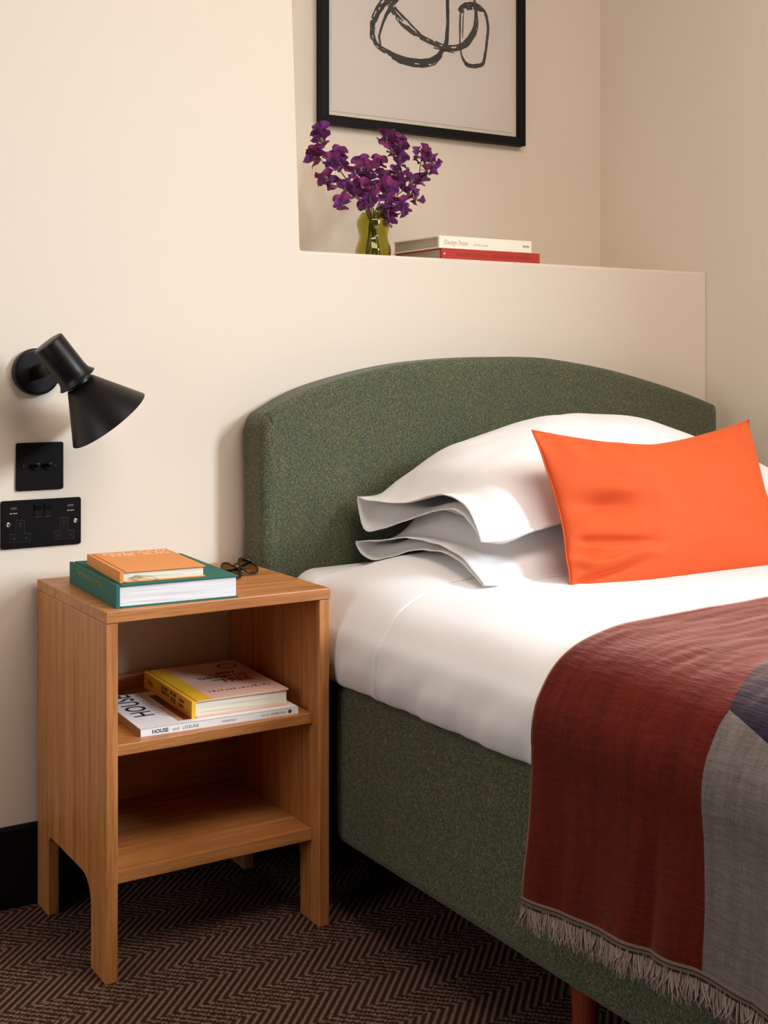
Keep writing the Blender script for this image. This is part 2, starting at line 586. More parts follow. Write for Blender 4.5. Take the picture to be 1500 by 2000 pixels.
def throw_mat():
    """rust throw with a grey block and a navy block, laid out in cloth coordinates (u along, v up from the hem)"""
    m, nt, p = base_mat('colour_block_throw')
    p.inputs['Roughness'].default_value = 0.95
    p.inputs['Specular IOR Level'].default_value = 0.1
    p.inputs['Sheen Weight'].default_value = 0.8
    p.inputs['Sheen Roughness'].default_value = 0.35
    p.inputs['Sheen Tint'].default_value = lin(255, 196, 176)
    L = nt.links.new
    tc = nd(nt, 'ShaderNodeTexCoord')
    sp = nd(nt, 'ShaderNodeSeparateXYZ')
    L(tc.outputs['UV'], sp.inputs[0])
    def math_n(op, a, b=None):
        n = nd(nt, 'ShaderNodeMath', operation=op)
        for i, v in enumerate((a, b)):
            if v is None: continue
            if isinstance(v, (int, float)): n.inputs[i].default_value = v
            else: L(v, n.inputs[i])
        return n.outputs[0]
    u, v = sp.outputs[0], sp.outputs[1]      # metres: u from the left selvedge, v up from the hem
    def n_tex(su, sv, detail=3):
        mp = nd(nt, 'ShaderNodeMapping')
        mp.inputs['Scale'].default_value = (su, sv, 1)
        L(tc.outputs['UV'], mp.inputs['Vector'])
        n = nd(nt, 'ShaderNodeTexNoise')
        n.inputs['Scale'].default_value = 1
        n.inputs['Detail'].default_value = detail
        L(mp.outputs[0], n.inputs['Vector'])
        return n.outputs['Fac']
    yarn_v = n_tex(700, 40)
    yarn_u = n_tex(40, 700)
    streak = n_tex(60, 5)
    yarn = math_n('ADD', math_n('MULTIPLY', yarn_v, 0.5), math_n('MULTIPLY', yarn_u, 0.5))
    tone = math_n('ADD', math_n('MULTIPLY', yarn, 0.7), math_n('MULTIPLY', streak, 0.3))
    def ramp(c0, c1):
        r = nd(nt, 'ShaderNodeValToRGB')
        r.color_ramp.elements[0].position, r.color_ramp.elements[0].color = 0.34, c0
        r.color_ramp.elements[1].position, r.color_ramp.elements[1].color = 0.64, c1
        L(tone, r.inputs['Fac'])
        return r.outputs['Color']
    rust = ramp(lin(66, 14, 7), lin(108, 33, 21))
    grey = ramp(lin(94, 87, 83), lin(134, 126, 121))
    navy = ramp(lin(15, 18, 28), lin(40, 44, 58))
    edge = math_n('SUBTRACT', math_n('ADD', 0.3245, math_n('MULTIPLY', v, -0.05)), math_n('MULTIPLY', math_n('MAXIMUM', math_n('SUBTRACT', v, 0.335), 0.0), 0.36))
    in_grey = math_n('GREATER_THAN', u, edge)
    # navy block: above a slanting seam, beyond a second slanting seam
    d1 = math_n('SUBTRACT', v, math_n('SUBTRACT', 0.338, math_n('MULTIPLY', math_n('SUBTRACT', u, 0.307), 0.36)))
    in_navy = math_n('MULTIPLY', math_n('GREATER_THAN', d1, 0.0), in_grey)
    def mix(f, a, b):
        x = nd(nt, 'ShaderNodeMix', data_type='RGBA')
        L(f, x.inputs['Factor']); L(a, x.inputs['A']); L(b, x.inputs['B'])
        return x.outputs['Result']
    col = mix(in_navy, mix(in_grey, rust, grey), navy)
    L(col, p.inputs['Base Color'])
    b = nd(nt, 'ShaderNodeBump')
    b.inputs['Strength'].default_value = 0.5
    b.inputs['Distance'].default_value = 0.0012
    L(yarn, b.inputs['Height'])
    cr = n_tex(26, 95, 4)          # crinkles across the top
    b2 = nd(nt, 'ShaderNodeBump')
    b2.inputs['Strength'].default_value = 0.55
    b2.inputs['Distance'].default_value = 0.0035
    L(cr, b2.inputs['Height'])
    L(b.outputs['Normal'], b2.inputs['Normal'])
    L(b2.outputs['Normal'], p.inputs['Normal'])
    return m
M['throw'] = throw_mat()

# ------------------------------------------------------------------ the room
def structure(name, bm, mat, parent=None, **kw):
    return obj(name, bm, mat, parent, kind='structure', **kw)

structure('floor', box(XL - .2, XR + .3, YF - .2, D + .6, -0.08, 0.0), M['carpet'])
structure('ceiling', box(XL - .2, XR + .3, YF - .2, D + .6, ZC, ZC + 0.1), M['ceiling'])
# bed wall: left part runs full height, the right part stops at the ledge of a recess; its plaster edge leans a little
bm = B()
add_prism(bm, [(XL - .2, 0), (XR, 0), (XR, 1.2), (1.224, 1.2), (1.206, 1.70), (1.19, ZC), (XL - .2, ZC)], 'Y', D, NY)
structure('wall_back', bm, M['wall'], bevel=0.006, seg=3, angle=50)
structure('wall_niche', box(1.10, XR, NY, NY + .1, 1.1, ZC), M['wall'])
bm = B()
add_box(bm, XR, XR + .08, WY1, D + .6, 0, ZC)
add_box(bm, XR, XR + .08, YF - .2, WY0, 0, ZC)
add_box(bm, XR, XR + .08, WY0, WY1, 0, WZ0)
add_box(bm, XR, XR + .08, WY0, WY1, WZ1, ZC)
structure('wall_right', bm, M['wall'])
structure('wall_left', box(XL - .2, XL, YF - .2, D, 0, ZC), M['far_wall'])
structure('wall_front', box(XL, XR, YF - .2, YF, 0, ZC), M['far_wall'])
bm = B()
for a in ((WY0, WY0 + .05, WZ0, WZ1), (WY1 - .05, WY1, WZ0, WZ1), (WY0, WY1, WZ0, WZ0 + .05), (WY0, WY1, WZ1 - .05, WZ1)):
    add_box(bm, XR + .02, XR + .06, *a)
structure('window_1', bm, M['ceiling'])
bm = B()
add_prism(bm, [(D, 0), (D - .012, 0), (D - .012, 0.139), (D - .007, 0.144), (D, 0.144)], 'X', XL, XR)
structure('baseboard_back', bm, M['black_trim'], bevel=0.001)
structure('baseboard_right', box(XR - .012, XR, YF, D - .013, 0, 0.144), M['black_trim'], bevel=0.002)
structure('baseboard_left', box(XL, XL + .012, YF, D - .013, 0, 0.144), M['black_trim'], bevel=0.002)

# ------------------------------------------------------------------ bed
BX0, BX1 = 1.11, 2.33
BY0, BY1 = 0.18, 1.938
bed = thing('bed', 'green tweed upholstered bed with an arched headboard', 'bed', (1.72, 1.1, 0))
# upholstered base
obj('bed_base', box(BX0, BX1, BY0, BY1, 0.13, 0.405), M['tweed'], bed, local=False, smooth=True, bevel=0.018, seg=5)
obj('slat_frame', box(BX0 + .06, BX1 - .06, BY1 - .05, 2.15, 0.30, 0.40), M['dark'], bed, local=False)
# headboard: arched outline, rounded upholstered edges
arch = [(1.087, 0.866), (1.182, 0.915), (1.298, 0.948), (1.42, 0.970), (1.548, 0.981), (1.656, 0.9845), (1.75, 0.984), (1.827, 0.978),
        (1.978, 0.956), (2.139, 0.920), (2.25, 0.890), (2.318, 0.868)]
out = smooth_path(arch, 5)
bm = B()
hb = [(1.087, 0.09)] + out + [(2.318, 0.09)]
add_prism(bm, hb, 'Y', 2.165, 2.264)
obj('headboard', bm, M['tweed'], bed, local=False, smooth=True, bevel=0.020, seg=6, angle=35).modifiers['bevel'].use_clamp_overlap = False
def bed_leg(x, y, top, r0=0.021, r1=0.014):
    bm = B()
    add_lathe(bm, [(0, r1), (0.002, r1 + .001), (top - .002, r0), (top, r0)], (x, y, 0), (0, 0, 1), 20)
    return obj('leg', bm, M['bed_leg'], bed, local=False, smooth=False, bevel=0, label='red-brown tapered wooden leg')
for x in (1.158, 2.28):
    for y in (0.30, 1.325):
        bed_leg(x, y, 0.135)

# mattress under a fitted sheet
def rbox_profile(x0, x1, z0, z1, r, bulge, n=8):
    """cross-section from the bottom left round the top to the bottom right"""
    pts = []
    for k in range(7):
        t = k / 6
        pts.append((x0 - bulge * math.sin(PI * t), z0 + (z1 - r - z0) * t))
    for k in range(1, n + 1):
        a = PI / 2 * k / n
        pts.append((x0 + r - r * math.cos(a), z1 - r + r * math.sin(a)))
    for k in range(1, 12):
        t = k / 12
        pts.append((x0 + r + (x1 - x0 - 2 * r) * t, z1 + 0.004 * math.sin(PI * t)))
    right = [(x0 + x1 - x, z) for x, z in pts[:7 + n]]
    return pts + right[::-1]

def sweep(bm, prof_at, ys, uv=False):
    rows = [[bm.verts.new((x, y, z)) for x, z in prof_at(y)] for y in ys]
    for a, b in zip(rows, rows[1:]):
        for k in range(len(a) - 1):
            bm.faces.new((a[k], a[k + 1], b[k + 1], b[k]))
    return rows

mattress = thing('mattress', 'white mattress under a fitted sheet on the green bed base', 'mattress', (1.72, 1.1, 0.406))
bm = B()
ys = [BY0 + (2.158 - BY0) * t / 60 for t in range(61)]
def mprof(y):
    e = min(1, (2.158 - y) / 0.03); e = math.sqrt(max(0, 1 - (1 - e) ** 2))
    return [(x, 0.408 + (z - 0.408) * (0.85 + 0.15 * e)) for x, z in rbox_profile(1.122, 2.318, 0.408, 0.566 + 0.012 * sstep(2.02, 2.07, y), 0.088 - 0.034 * sstep(2.02, 2.07, y), 0.003)]
rows = sweep(bm, mprof, ys)
bm.faces.new(rows[0]); bm.faces.new(rows[-1][::-1])
for a, b in zip(rows, rows[1:]):
    bm.faces.new((a[0], b[0], b[-1], a[-1]))
obj('fitted_sheet', bm, M['linen'], mattress, local=False, smooth=True)

# duvet: plump, tucked in along the side, with its top edge turned down
DP = [(1.120, 0.407), (1.106, 0.412), (1.098, 0.424), (1.0925, 0.445), (1.0935, 0.468), (1.100, 0.500), (1.112, 0.520), (1.128, 0.542), (1.150, 0.560),
      (1.182, 0.574), (1.232, 0.586), (1.290, 0.592), (1.36, 0.595), (1.46, 0.597), (1.60, 0.598), (1.74, 0.598)]
DP = smooth_path(DP, 3)
DPF = DP + [(3.452 - x, z) for x, z in DP[:-1][::-1]]
Y_D0, Y_D1, Y_SEAM = 2.035, 0.20, 1.775
def duvet_pt(k, y, lift=0.0):
    x, z = DPF[k]
    t = k / (len(DPF) - 1)
    top = sstep(0.54, 0.585, z)
    side = 1 - top
    # hump of the filling towards the pillows
    hump = 0.020 * sstep(1.70, 1.93, y) * top
    # rounded head end
    e = max(0.0, min(1.0, (Y_D0 - y) / 0.075))
    e = math.sqrt(max(0.0, 1 - (1 - e) ** 2))
    # creases pulled towards the tuck
    wr = 0.0
    if side > 0.01 and t < 0.5:
        ph = (y - 1.3) * 46 + (z - 0.41) * 34
        wr = 0.0024 * math.sin(ph + 2.2 * nz(y * 5, z * 6)) * sstep(0.52, 0.43, z)
        wr += 0.0012 * math.sin((y - 1.3) * 118 + (z - 0.41) * 60 + 3 * nz(y * 9, z * 8, 4)) * sstep(0.50, 0.42, z)
        wr += 0.003 * nz(y * 6, z * 9, 3) * side
    wz = (0.004 * nz(x * 4, y * 4, 1) + 0.0014 * nz(x * 10 + y * 5, y * 11, 5)) * top
    groove = -0.0060 * math.exp(-((y - Y_SEAM + 0.0035) / 0.0026) ** 2)
    groove *= 0.35 + 0.65 * side
    nx, nzv = (-side if t < 0.5 else side), top
    amt = lift + groove
    z2 = z + hump + wz + amt * nzv
    x2 = x + nx * (wr + amt)
    zb = 0.573 if z > 0.573 else z
    z2 = zb + (z2 - zb) * (0.02 + 0.98 * e)
    xi = 1.122 if x < 1.7 else 2.318
    if side > 0.02:
        x2 = xi + (x2 - xi) * (0.1 + 0.9 * e)
    return (x2, y, z2)
duvet = thing('duvet', 'white duvet tucked in over the mattress of the green bed', 'duvet', (1.72, 1.0, 0.60))
def duvet_mesh(y0, y1, n, lift=0.0):
    bm = B()
    rows = []
    yy = [y0 + (y1 - y0) * i / n for i in range(n + 1)] + [Y_SEAM - .016 + .001 * i for i in range(28)]
    for y in sorted(set(yy), reverse=True):
        rows.append([bm.verts.new(duvet_pt(k, y, lift)) for k in range(len(DPF))])
    for a, b in zip(rows, rows[1:]):
        for k in range(len(a) - 1):
            bm.faces.new((a[k], a[k + 1], b[k + 1], b[k]))
    return bm
obj('duvet_cover', duvet_mesh(Y_D0, Y_D1, 260), M['linen'], duvet, local=False, smooth=True)
def flap_lift(y):
    return 0.0004 * sstep(Y_D0, Y_D0 - .05, y) + 0.0004
bm = B(); rows = []
n = 70
for i in range(n + 1):
    y = Y_D0 - .004 + (Y_SEAM - Y_D0 + .004) * i / n
    rows.append([bm.verts.new(duvet_pt(k, y, flap_lift(y))) for k in range(1, len(DPF) - 1)])
for a, b in zip(rows, rows[1:]):
    for k in range(len(a) - 1):
        bm.faces.new((a[k], a[k + 1], b[k + 1], b[k]))
obj('turned_down_edge', bm, M['linen'], duvet, local=False, smooth=True)

# ------------------------------------------------------------------ pillows
def pillow(label, xc, a, prof, name='pillow'):
    """Oxford pillow lying along X. prof(u, v) -> (x, y, z_top, z_bottom)"""
    root = thing(name, label, 'pillow', (xc, 1.93, prof(0, 0)[3]), group=None)
    NU, NV = 96, 56
    bm = B()
    def gp(i, j, top):
        u, v = -1 + 2 * i / NU, -1 + 2 * j / NV
        x, y, zt, zb = prof(u, v)
        return (x, y, zt if top else zb)
    T = [[bm.verts.new(gp(i, j, True)) for j in range(NV + 1)] for i in range(NU + 1)]
    Bo = [[bm.verts.new(gp(i, j, False)) for j in range(NV + 1)] for i in range(NU + 1)]
    for i in range(NU):
        for j in range(NV):
            bm.faces.new((T[i][j], T[i + 1][j], T[i + 1][j + 1], T[i][j + 1]))
            bm.faces.new((Bo[i][j], Bo[i][j + 1], Bo[i + 1][j + 1], Bo[i + 1][j]))
    for i in range(NU):
        for j in (0, NV):
            bm.faces.new((T[i][j], T[i + 1][j], Bo[i + 1][j], Bo[i][j]))
    for j in range(NV):
        bm.faces.new((T[NU][j], T[NU][j + 1], Bo[NU][j + 1], Bo[NU][j]))
    o = obj('pillowcase', bm, M['pillow'], root, local=False, smooth=True)
    md = o.modifiers.new('cloth', 'SOLIDIFY')
    md.thickness, md.offset = 0.0016, 0
    return root

def puff(u, v, uf, vf, p=2.2, q=0.55):
    """thickness of the filling, zero in the flange"""
    a, b = abs(u) / uf, abs(v) / vf
    if a >= 1 or b >= 1: return 0.0
    return ((1 - a ** p) * (1 - b ** p)) ** q

def curve(pts):
    P = smooth_path(pts, 8)
    return lambda x: interp(P, x)
HEM_UT = curve([(-1, 0.672), (-0.9, 0.700), (-0.75, 0.722), (-0.35, 0.736), (-0.05, 0.728), (0.3, 0.710), (0.7, 0.704), (1, 0.709)])
HEM_UB = curve([(-1, 0.668), (-0.85, 0.695), (-0.5, 0.712), (-0.1, 0.700), (0.3, 0.676), (0.6, 0.656), (0.8, 0.645), (0.92, 0.656), (1, 0.700)])
HEM_LT = curve([(-1, 0.601), (-0.9, 0.612), (-0.6, 0.638), (-0.3, 0.645), (0.1, 0.648), (0.4, 0.640), (0.8, 0.628), (1, 0.622)])
HEM_LB = curve([(-1, 0.597), (-0.9, 0.606), (-0.6, 0.628), (-0.3, 0.634), (0.1, 0.628), (0.4, 0.610), (0.72, 0.594), (0.9, 0.600), (1, 0.617)])
# v = -1 is the front (towards the foot), v = +1 the back (headboard)
def prof_upper(u, v):
    x = 1.715 + 0.430 * u
    yb, yf = 2.128, 1.722
    y = (yb + yf) / 2 + (yb - yf) / 2 * v
    left = sstep(-0.80, -1.0, u)
    y += 0.0 * left
    # resting line: flat over the lower pillow, rising a little to the middle
    base = 0.700 + 0.018 * sstep(1.0, 0.0, abs(u)) + 0.040 * sstep(-0.2, 1.0, v) * sstep(1.0, 0.6, abs(u))
    front = sstep(-0.72, -1.0, v)
    base += -0.030 * front * (1 - 0.75 * sstep(-1.0, -0.35, u))
    t = puff(u, v, 0.885, 0.93)
    tt = puff(u, v, 0.975, 0.95, 2.0, 0.6)
    zt = base + 0.137 * tt + 0.004
    zb = base - 0.035 * t - 0.001
    # the open end flares: upper hem arches, lower hem sags at the back
    rip = 0.0025 * nz(v * 5, 3, 2)
    hem_top, hem_bot = HEM_UT(v) + rip, HEM_UB(v) + rip
    w = sstep(-0.86, -1.0, u)
    if u < -0.5:
        k = sstep(-0.78, -0.93, u)
        kt = sstep(-0.84, -0.99, u)
        zt = zt * (1 - kt) + hem_top * kt
        zb = zb * (1 - k) + (hem_bot * w + (hem_top - 0.012) * (1 - w)) * k
        zb = min(zb, zt - 0.003)
        x += -0.012 * k * sstep(0.3, 1, abs(v)) + 0.012 * k * (1 - abs(v)) + 0.004 * k * nz(v * 4, 1, 6)
    zt -= 0.0022 * math.exp(-((u + 0.885) / 0.008) ** 2) + 0.0022 * math.exp(-((v + 0.80) / 0.014) ** 2) * sstep(-0.9, -0.86, u)
    f = 1 - max(abs(u), abs(v)) ** 6
    zt += f * (0.007 * nz(x * 7, y * 9, 2) + 0.004 * nz(x * 16 + y * 8, y * 14, 7))
    zt += 0.007 * nz(x * 34, v * 2, 4) * sstep(-0.55, -0.95, v)
    return x, y, zt, zb

def prof_lower(u, v):
    x = 1.712 + 0.434 * u
    yb, yf = 2.125, 1.708
    y = (yb + yf) / 2 + (yb - yf) / 2 * v
    rest = 0.588 + 0.026 * sstep(1.90, 1.99, y) * sstep(2.10, 2.03, y)
    rest += 0.018 * sstep(1.80, 1.95, y)
    t = puff(u, v, 0.885, 0.90, 2.0, 0.42)
    zt = rest + 0.014 + 0.092 * t
    zb = rest + 0.010 - 0.004 * t
    front = sstep(-0.85, -1.0, v)
    zt += -0.004 * front; zb += -0.006 * front
    rip = 0.002 * nz(v * 5, 8, 2)
    hem_top, hem_bot = HEM_LT(v) + rip, HEM_LB(v) + rip
    if u < -0.5:
        k = sstep(-0.78, -0.93, u)
        w = sstep(-0.86, -1.0, u)
        zt = zt * (1 - k) + hem_top * k
        zb = zb * (1 - k) + (hem_bot * w + (hem_top - 0.010) * (1 - w)) * k
        zb = min(zb, zt - 0.003)
        x += -0.010 * k * sstep(0.3, 1, abs(v)) + 0.008 * k * (1 - abs(v))
    zt += 0.004 * nz(x * 12, y * 14, 9) * (1 - abs(v) ** 4)
    return x, y, zt, zb
def lower_top(x, y):
    u, v = (x - 1.712) / 0.434, (y - 1.9165) / 0.2085
    return prof_lower(max(-1, min(1, u)), max(-1, min(1, v)))[2] if abs(u) < 1 and abs(v) < 1 else 0.0
def prof_upper_resting(u, v):
    x, y, zt, zb = prof_upper(u, v)
    if u > -0.9:
        zb = min(zt - .002, max(zb, lower_top(x, y) + .0015))
    return x, y, zt, zb
pillow('plump white pillow lying on top, against the headboard', 1.715, .43, prof_upper_resting)
pillow('white pillow squashed flat beneath the plump one, on the duvet', 1.712, .434, prof_lower)

# ------------------------------------------------------------------ cushion
cush = thing('cushion', 'orange velvet oblong cushion leaning on the white pillows', 'cushion', (1.66, 1.63, 0.60))
CO = Vector((1.655, 1.672, 0.7205))            # centre
CU = Vector((0.507, -0.020, 0.006)).normalized()
CV = Vector((0.0, 0.095, 0.245)).normalized()
CN = CU.cross(CV).normalized()                 # towards the foot of the bed / camera
def cush_pt(u, v, side):
    hx, hy = 0.262, 0.146
    # edges draw in between the pointed corners
    px = hx * u * (1 - 0.05 * (1 - v * v) - 0.02 * (1 - abs(v)) ** 2)
    py = hy * v * (1 - (0.27 * (1 - abs(u) ** 1.5) if v > 0 else 0.02 * (1 - u * u)))
    t = ((1 - abs(u) ** 2.0) * (1 - abs(v) ** 2.2)) ** 0.6
    n = side * (0.074 if side > 0 else 0.045) * t
    if side > 0:
        # hollow and creases towards the lower left corner
        a_, b_ = (u + 0.70) * 0.94 - (v + 0.04) * 0.34, (u + 0.70) * 0.34 + (v + 0.04) * 0.94
        n += -0.020 * math.exp(-(a_ / 0.21) ** 2 - (b_ / 0.11) ** 2) + 0.007 * math.exp(-(a_ / 0.22) ** 2 - ((b_ - 0.22) / 0.09) ** 2)
        n += -0.016 * sstep(-0.30, -0.85, u) * t
        n += -0.010 * math.exp(-((u + 0.88) / 0.10) ** 2 - ((v + 0.55) / 0.10) ** 2)
        rl = (v + 0.66 + 0.16 * (u + 0.8) + 0.05 * math.sin((u + 1) * 9)) / 0.040
        n += 0.017 * math.exp(-rl * rl) * sstep(-1.0, -0.88, u) * sstep(-0.22, -0.72, u)
        rl = (v + 0.82 - 0.25 * (u + 0.8)) / 0.040
        n += -0.016 * math.exp(-rl * rl) * sstep(-1.0, -0.9, u) * sstep(-0.30, -0.75, u)
        rl = (v + 0.46 + 0.3 * (u + 0.7)) / 0.045
        n += -0.015 * math.exp(-rl * rl) * sstep(-0.98, -0.85, u) * sstep(-0.18, -0.68, u)
        # small gathers along the top seam and towards the right corner
        n += 0.0035 * math.sin((u + 1) * 26 + 3 * v) * sstep(0.45, 0.9, v) * (1 - sstep(0.94, 1.0, v)) * sstep(0.05, 0.5, abs(u))
        d = (u - 1.0) * 0.8 + (v - 1.0)
        n += 0.0022 * math.sin(((u - 1) - (v - 1) * 0.9) * 24) * math.exp(-(d / 0.55) ** 2) * t * 2
        n += 0.005 * nz(u * 3, v * 2.4, 3) * t + 0.0018 * nz(u * 9, v * 7, 5) * t
    return CO + CU * px + CV * py + CN * n
bm = B()
NU, NV = 110, 70
F = [[bm.verts.new(cush_pt(-1 + 2 * i / NU, -1 + 2 * j / NV, 1)) for j in range(NV + 1)] for i in range(NU + 1)]
K = [[(F[i][j] if i in (0, NU) or j in (0, NV) else bm.verts.new(cush_pt(-1 + 2 * i / NU, -1 + 2 * j / NV, -1))) for j in range(NV + 1)] for i in range(NU + 1)]
for i in range(NU):
    for j in range(NV):
        bm.faces.new((F[i][j], F[i + 1][j], F[i + 1][j + 1], F[i][j + 1]))
        bm.faces.new((K[i][j], K[i][j + 1], K[i + 1][j + 1], K[i + 1][j]))
obj('cushion_cover', bm, M['velvet'], cush, local=False, smooth=True)
loop = [(-1 + 2 * i / 40, -1) for i in range(40)] + [(1, -1 + 2 * i / 24) for i in range(24)] + \
       [(1 - 2 * i / 40, 1) for i in range(40)] + [(-1, 1 - 2 * i / 24) for i in range(25)]
bm = B()
add_tube(bm, [cush_pt(u, v, 1) for u, v in loop], 0.0014, 6)
obj('seam', bm, M['velvet'], cush, local=False, smooth=True)

# ------------------------------------------------------------------ throw
throw = thing('throw_blanket', 'rust, grey and navy fringed throw across the bed', 'blanket', (1.72, 1.0, 0.61))
# cross-section path: hem on the left side up over the bed to the right
TP = [(1.0865, 0.240), (1.0865, 0.28), (1.0885, 0.348), (1.0905, 0.41), (1.0890, 0.445), (1.0895, 0.475), (1.096, 0.503), (1.107, 0.523), (1.124, 0.546), (1.147, 0.564),
      (1.180, 0.579), (1.230, 0.591), (1.288, 0.597), (1.36, 0.600), (1.46, 0.602), (1.60, 0.603), (1.74, 0.603),
      (1.90, 0.603), (2.06, 0.602), (2.18, 0.596), (2.27, 0.578), (2.315, 0.556), (2.345, 0.52), (2.358, 0.48), (2.362, 0.42)]
TP = smooth_path(TP, 4)
arc = [0.0]
for (x0, z0), (x1, z1) in zip(TP, TP[1:]):
    arc.append(arc[-1] + math.hypot(x1 - x0, z1 - z0))
TY0, TW = 1.356, 0.82
def hem_z(y):
    return interp([(0.5, 0.255), (0.948, 0.262), (1.046, 0.264), (1.10, 0.258), (1.193, 0.249), (1.28, 0.241), (1.358, 0.236)], y)
def throw_pt(k, u, lift=0.0):
    x, z = TP[k]
    s = arc[k]
    y = TY0 - u
    if x < 1.2 and z < 0.45:
        f = (0.45 - z) / 0.21
        hz = hem_z(y)
        z = 0.45 - f * (0.45 - hz)
        fold = 0.007 * math.sin(u * 24 + 0.6) * f + 0.005 * math.sin(u * 47 + 1.3 + 2 * nz(u * 4, 2)) * f
        x += -0.006 * f - abs(fold) * 0.9 + 0.002 * f
        y += 0.004 * math.sin(z * 30) * f
    elif x < 1.5:
        x -= 0.001
    top = sstep(0.54, 0.585, z)
    if top > 0:
        z += (0.004 * nz(x * 4, y * 4, 1) + 0.0014 * nz(x * 10 + y * 5, y * 11, 5)) * top
        z += 0.0016 * nz(x * 14, y * 60, 2) * top
    if x > 1.5 and z < 0.55: pass
    y += 0.003 * nz(s * 7, 0, 8) if u < 0.02 else 0
    return (x + (-lift if z < 0.5 else 0), y, z + (lift if z >= 0.5 else 0))
bm = B()
NUu = 150
lay = bm.loops.layers.uv.verify()
rows = [[bm.verts.new(throw_pt(k, TW * i / NUu)) for k in range(len(TP))] for i in range(NUu + 1)]
for i in range(NUu):
    for k in range(len(TP) - 1):
        f = bm.faces.new((rows[i][k], rows[i][k + 1], rows[i + 1][k + 1], rows[i + 1][k]))
        for lp, (a, b) in zip(f.loops, ((i, k), (i, k + 1), (i + 1, k + 1), (i + 1, k))):
            lp[lay].uv = (TW * a / NUu, arc[b])
o = obj('woven_cloth', bm, M['throw'], throw, local=False, smooth=True)
md = o.modifiers.new('cloth', 'SOLIDIFY'); md.thickness, md.offset = 0.003, 0
# striped hem band
def hem_strip(name, d0, d1, mat, lift):
    bm = B(); rows = []
    for i in range(NUu + 1):
        u = TW * i / NUu
        x0, y0, z0 = throw_pt(0, u)
        x1, y1, z1 = throw_pt(4, u)
        dirv = Vector((x1 - x0, y1 - y0, z1 - z0)).normalized()
        r = []
        for d in (d0, d1):
            p = Vector((x0, y0, z0)) + dirv * d
            r.append((bm.verts.new((p.x - 0.0016 - lift, p.y, p.z)), bm.verts.new((p.x + 0.0016, p.y, p.z))))
        rows.append(r)
    for a, b in zip(rows, rows[1:]):
        bm.faces.new((a[0][0], a[1][0], b[1][0], b[0][0]))
        bm.faces.new((a[0][1], b[0][1], b[1][1], a[1][1]))
        bm.faces.new((a[0][0], b[0][0], b[0][1], a[0][1]))
        bm.faces.new((a[1][0], a[1][1], b[1][1], b[1][0]))
    return obj(name, bm, M[mat], throw, local=False)
hem_strip('hem_band', -0.002, 0.0012, 'band2', 0.0008)
hem_strip('hem_band', 0.0012, 0.0045, 'band3', 0.0012)
hem_strip('hem_band', 0.0045, 0.0062, 'band2', 0.0008)
hem_strip('hem_band', 0.0062, 0.0095, 'band1', 0.0012)
# fringe: twisted tassels too fine to pick apart
bm = B()
rng = random.Random(3)
nt_ = 820
for i in range(nt_):
    u = TW * (i + rng.uniform(-.3, .3)) / nt_
    u = max(0.0, min(TW, u))
    x0, y0, z0 = throw_pt(0, u)
    cl = math.sin(u * 190) * 0.004
    L = rng.uniform(0.022, 0.036)
    sw = rng.uniform(-.010, .010) + cl * 1.6
    ox = rng.uniform(-.006, .001)
    pts = [(x0 - .001 + rng.uniform(-.001, .001), y0, z0 + 0.001),
           (x0 - .001 + ox * .5, y0 + sw * .3, z0 - L * .4),
           (x0 - .001 + ox, y0 + sw * .8, z0 - L * .75),
           (x0 - .001 + ox + rng.uniform(-.004, .003), y0 + sw + rng.uniform(-.004, .004), z0 - L)]
    add_tube(bm, pts, [0.0009, 0.0011, 0.0009, 0.0005], 4)
obj('fringe', bm, M['fringe'], throw, local=False, kind='stuff', label='taupe yarn fringe along the hem')

# ------------------------------------------------------------------ nightstand
NX0, NX1, NYF, NYB, NH = 0.680, 1.081, 1.900, 2.256, 0.583
PT = 0.0205
ns = thing('nightstand', 'oak bedside table with open shelves, between wall and bed', 'nightstand', ((NX0 + NX1) / 2, (NYF + NYB) / 2, 0))
def side_outline():
    pts = [(NYF, 0), (NYF + .070, 0)]
    # front foot inner edge, rounded corner, underside, tighter back corner
    cx, cy, r = NYF + .070 + .042, 0.100, 0.042
    for k in range(9):
        a = PI - (PI / 2) * k / 8
        pts.append((cx + r * math.cos(a), cy + r * math.sin(a)))
    cx2, r2 = NYB - .062 - .018, 0.018
    for k in range(6):
        a = PI / 2 - (PI / 2) * k / 5
        pts.append((cx2 + r2 * math.cos(a), 0.124 + r2 * math.sin(a)))
    pts += [(NYB - .062, 0), (NYB, 0), (NYB, NH - .019), (NYF, NH - .019)]
    return pts
for x0 in (NX0, NX1 - PT):
    bm = B(); add_prism(bm, side_outline(), 'X', x0, x0 + PT)
    obj('side_panel', bm, M['oak_z'], ns, local=False, bevel=0.0025, seg=3)
obj('tabletop', box(NX0 - .0005, NX1 + .0005, NYF - .003, NYB, NH - .0188, NH), M['oak_x'], ns, local=False, bevel=0.0015)
XI0, XI1 = NX0 + PT, NX1 - PT
obj('shelf', box(XI0, XI1, NYF + .024, NYB - .016, 0.3465, 0.3645), M['oak_x'], ns, local=False, bevel=0.0012)
obj('shelf', box(XI0, XI1, NYF + .024, NYB - .016, 0.1440, 0.1650), M['oak_x'], ns, local=False, bevel=0.0012)
obj('back_panel', box(XI0, XI1, NYB - .016, NYB, 0.150, 0.392), M['oak_x'], ns, local=False, bevel=0.0012)

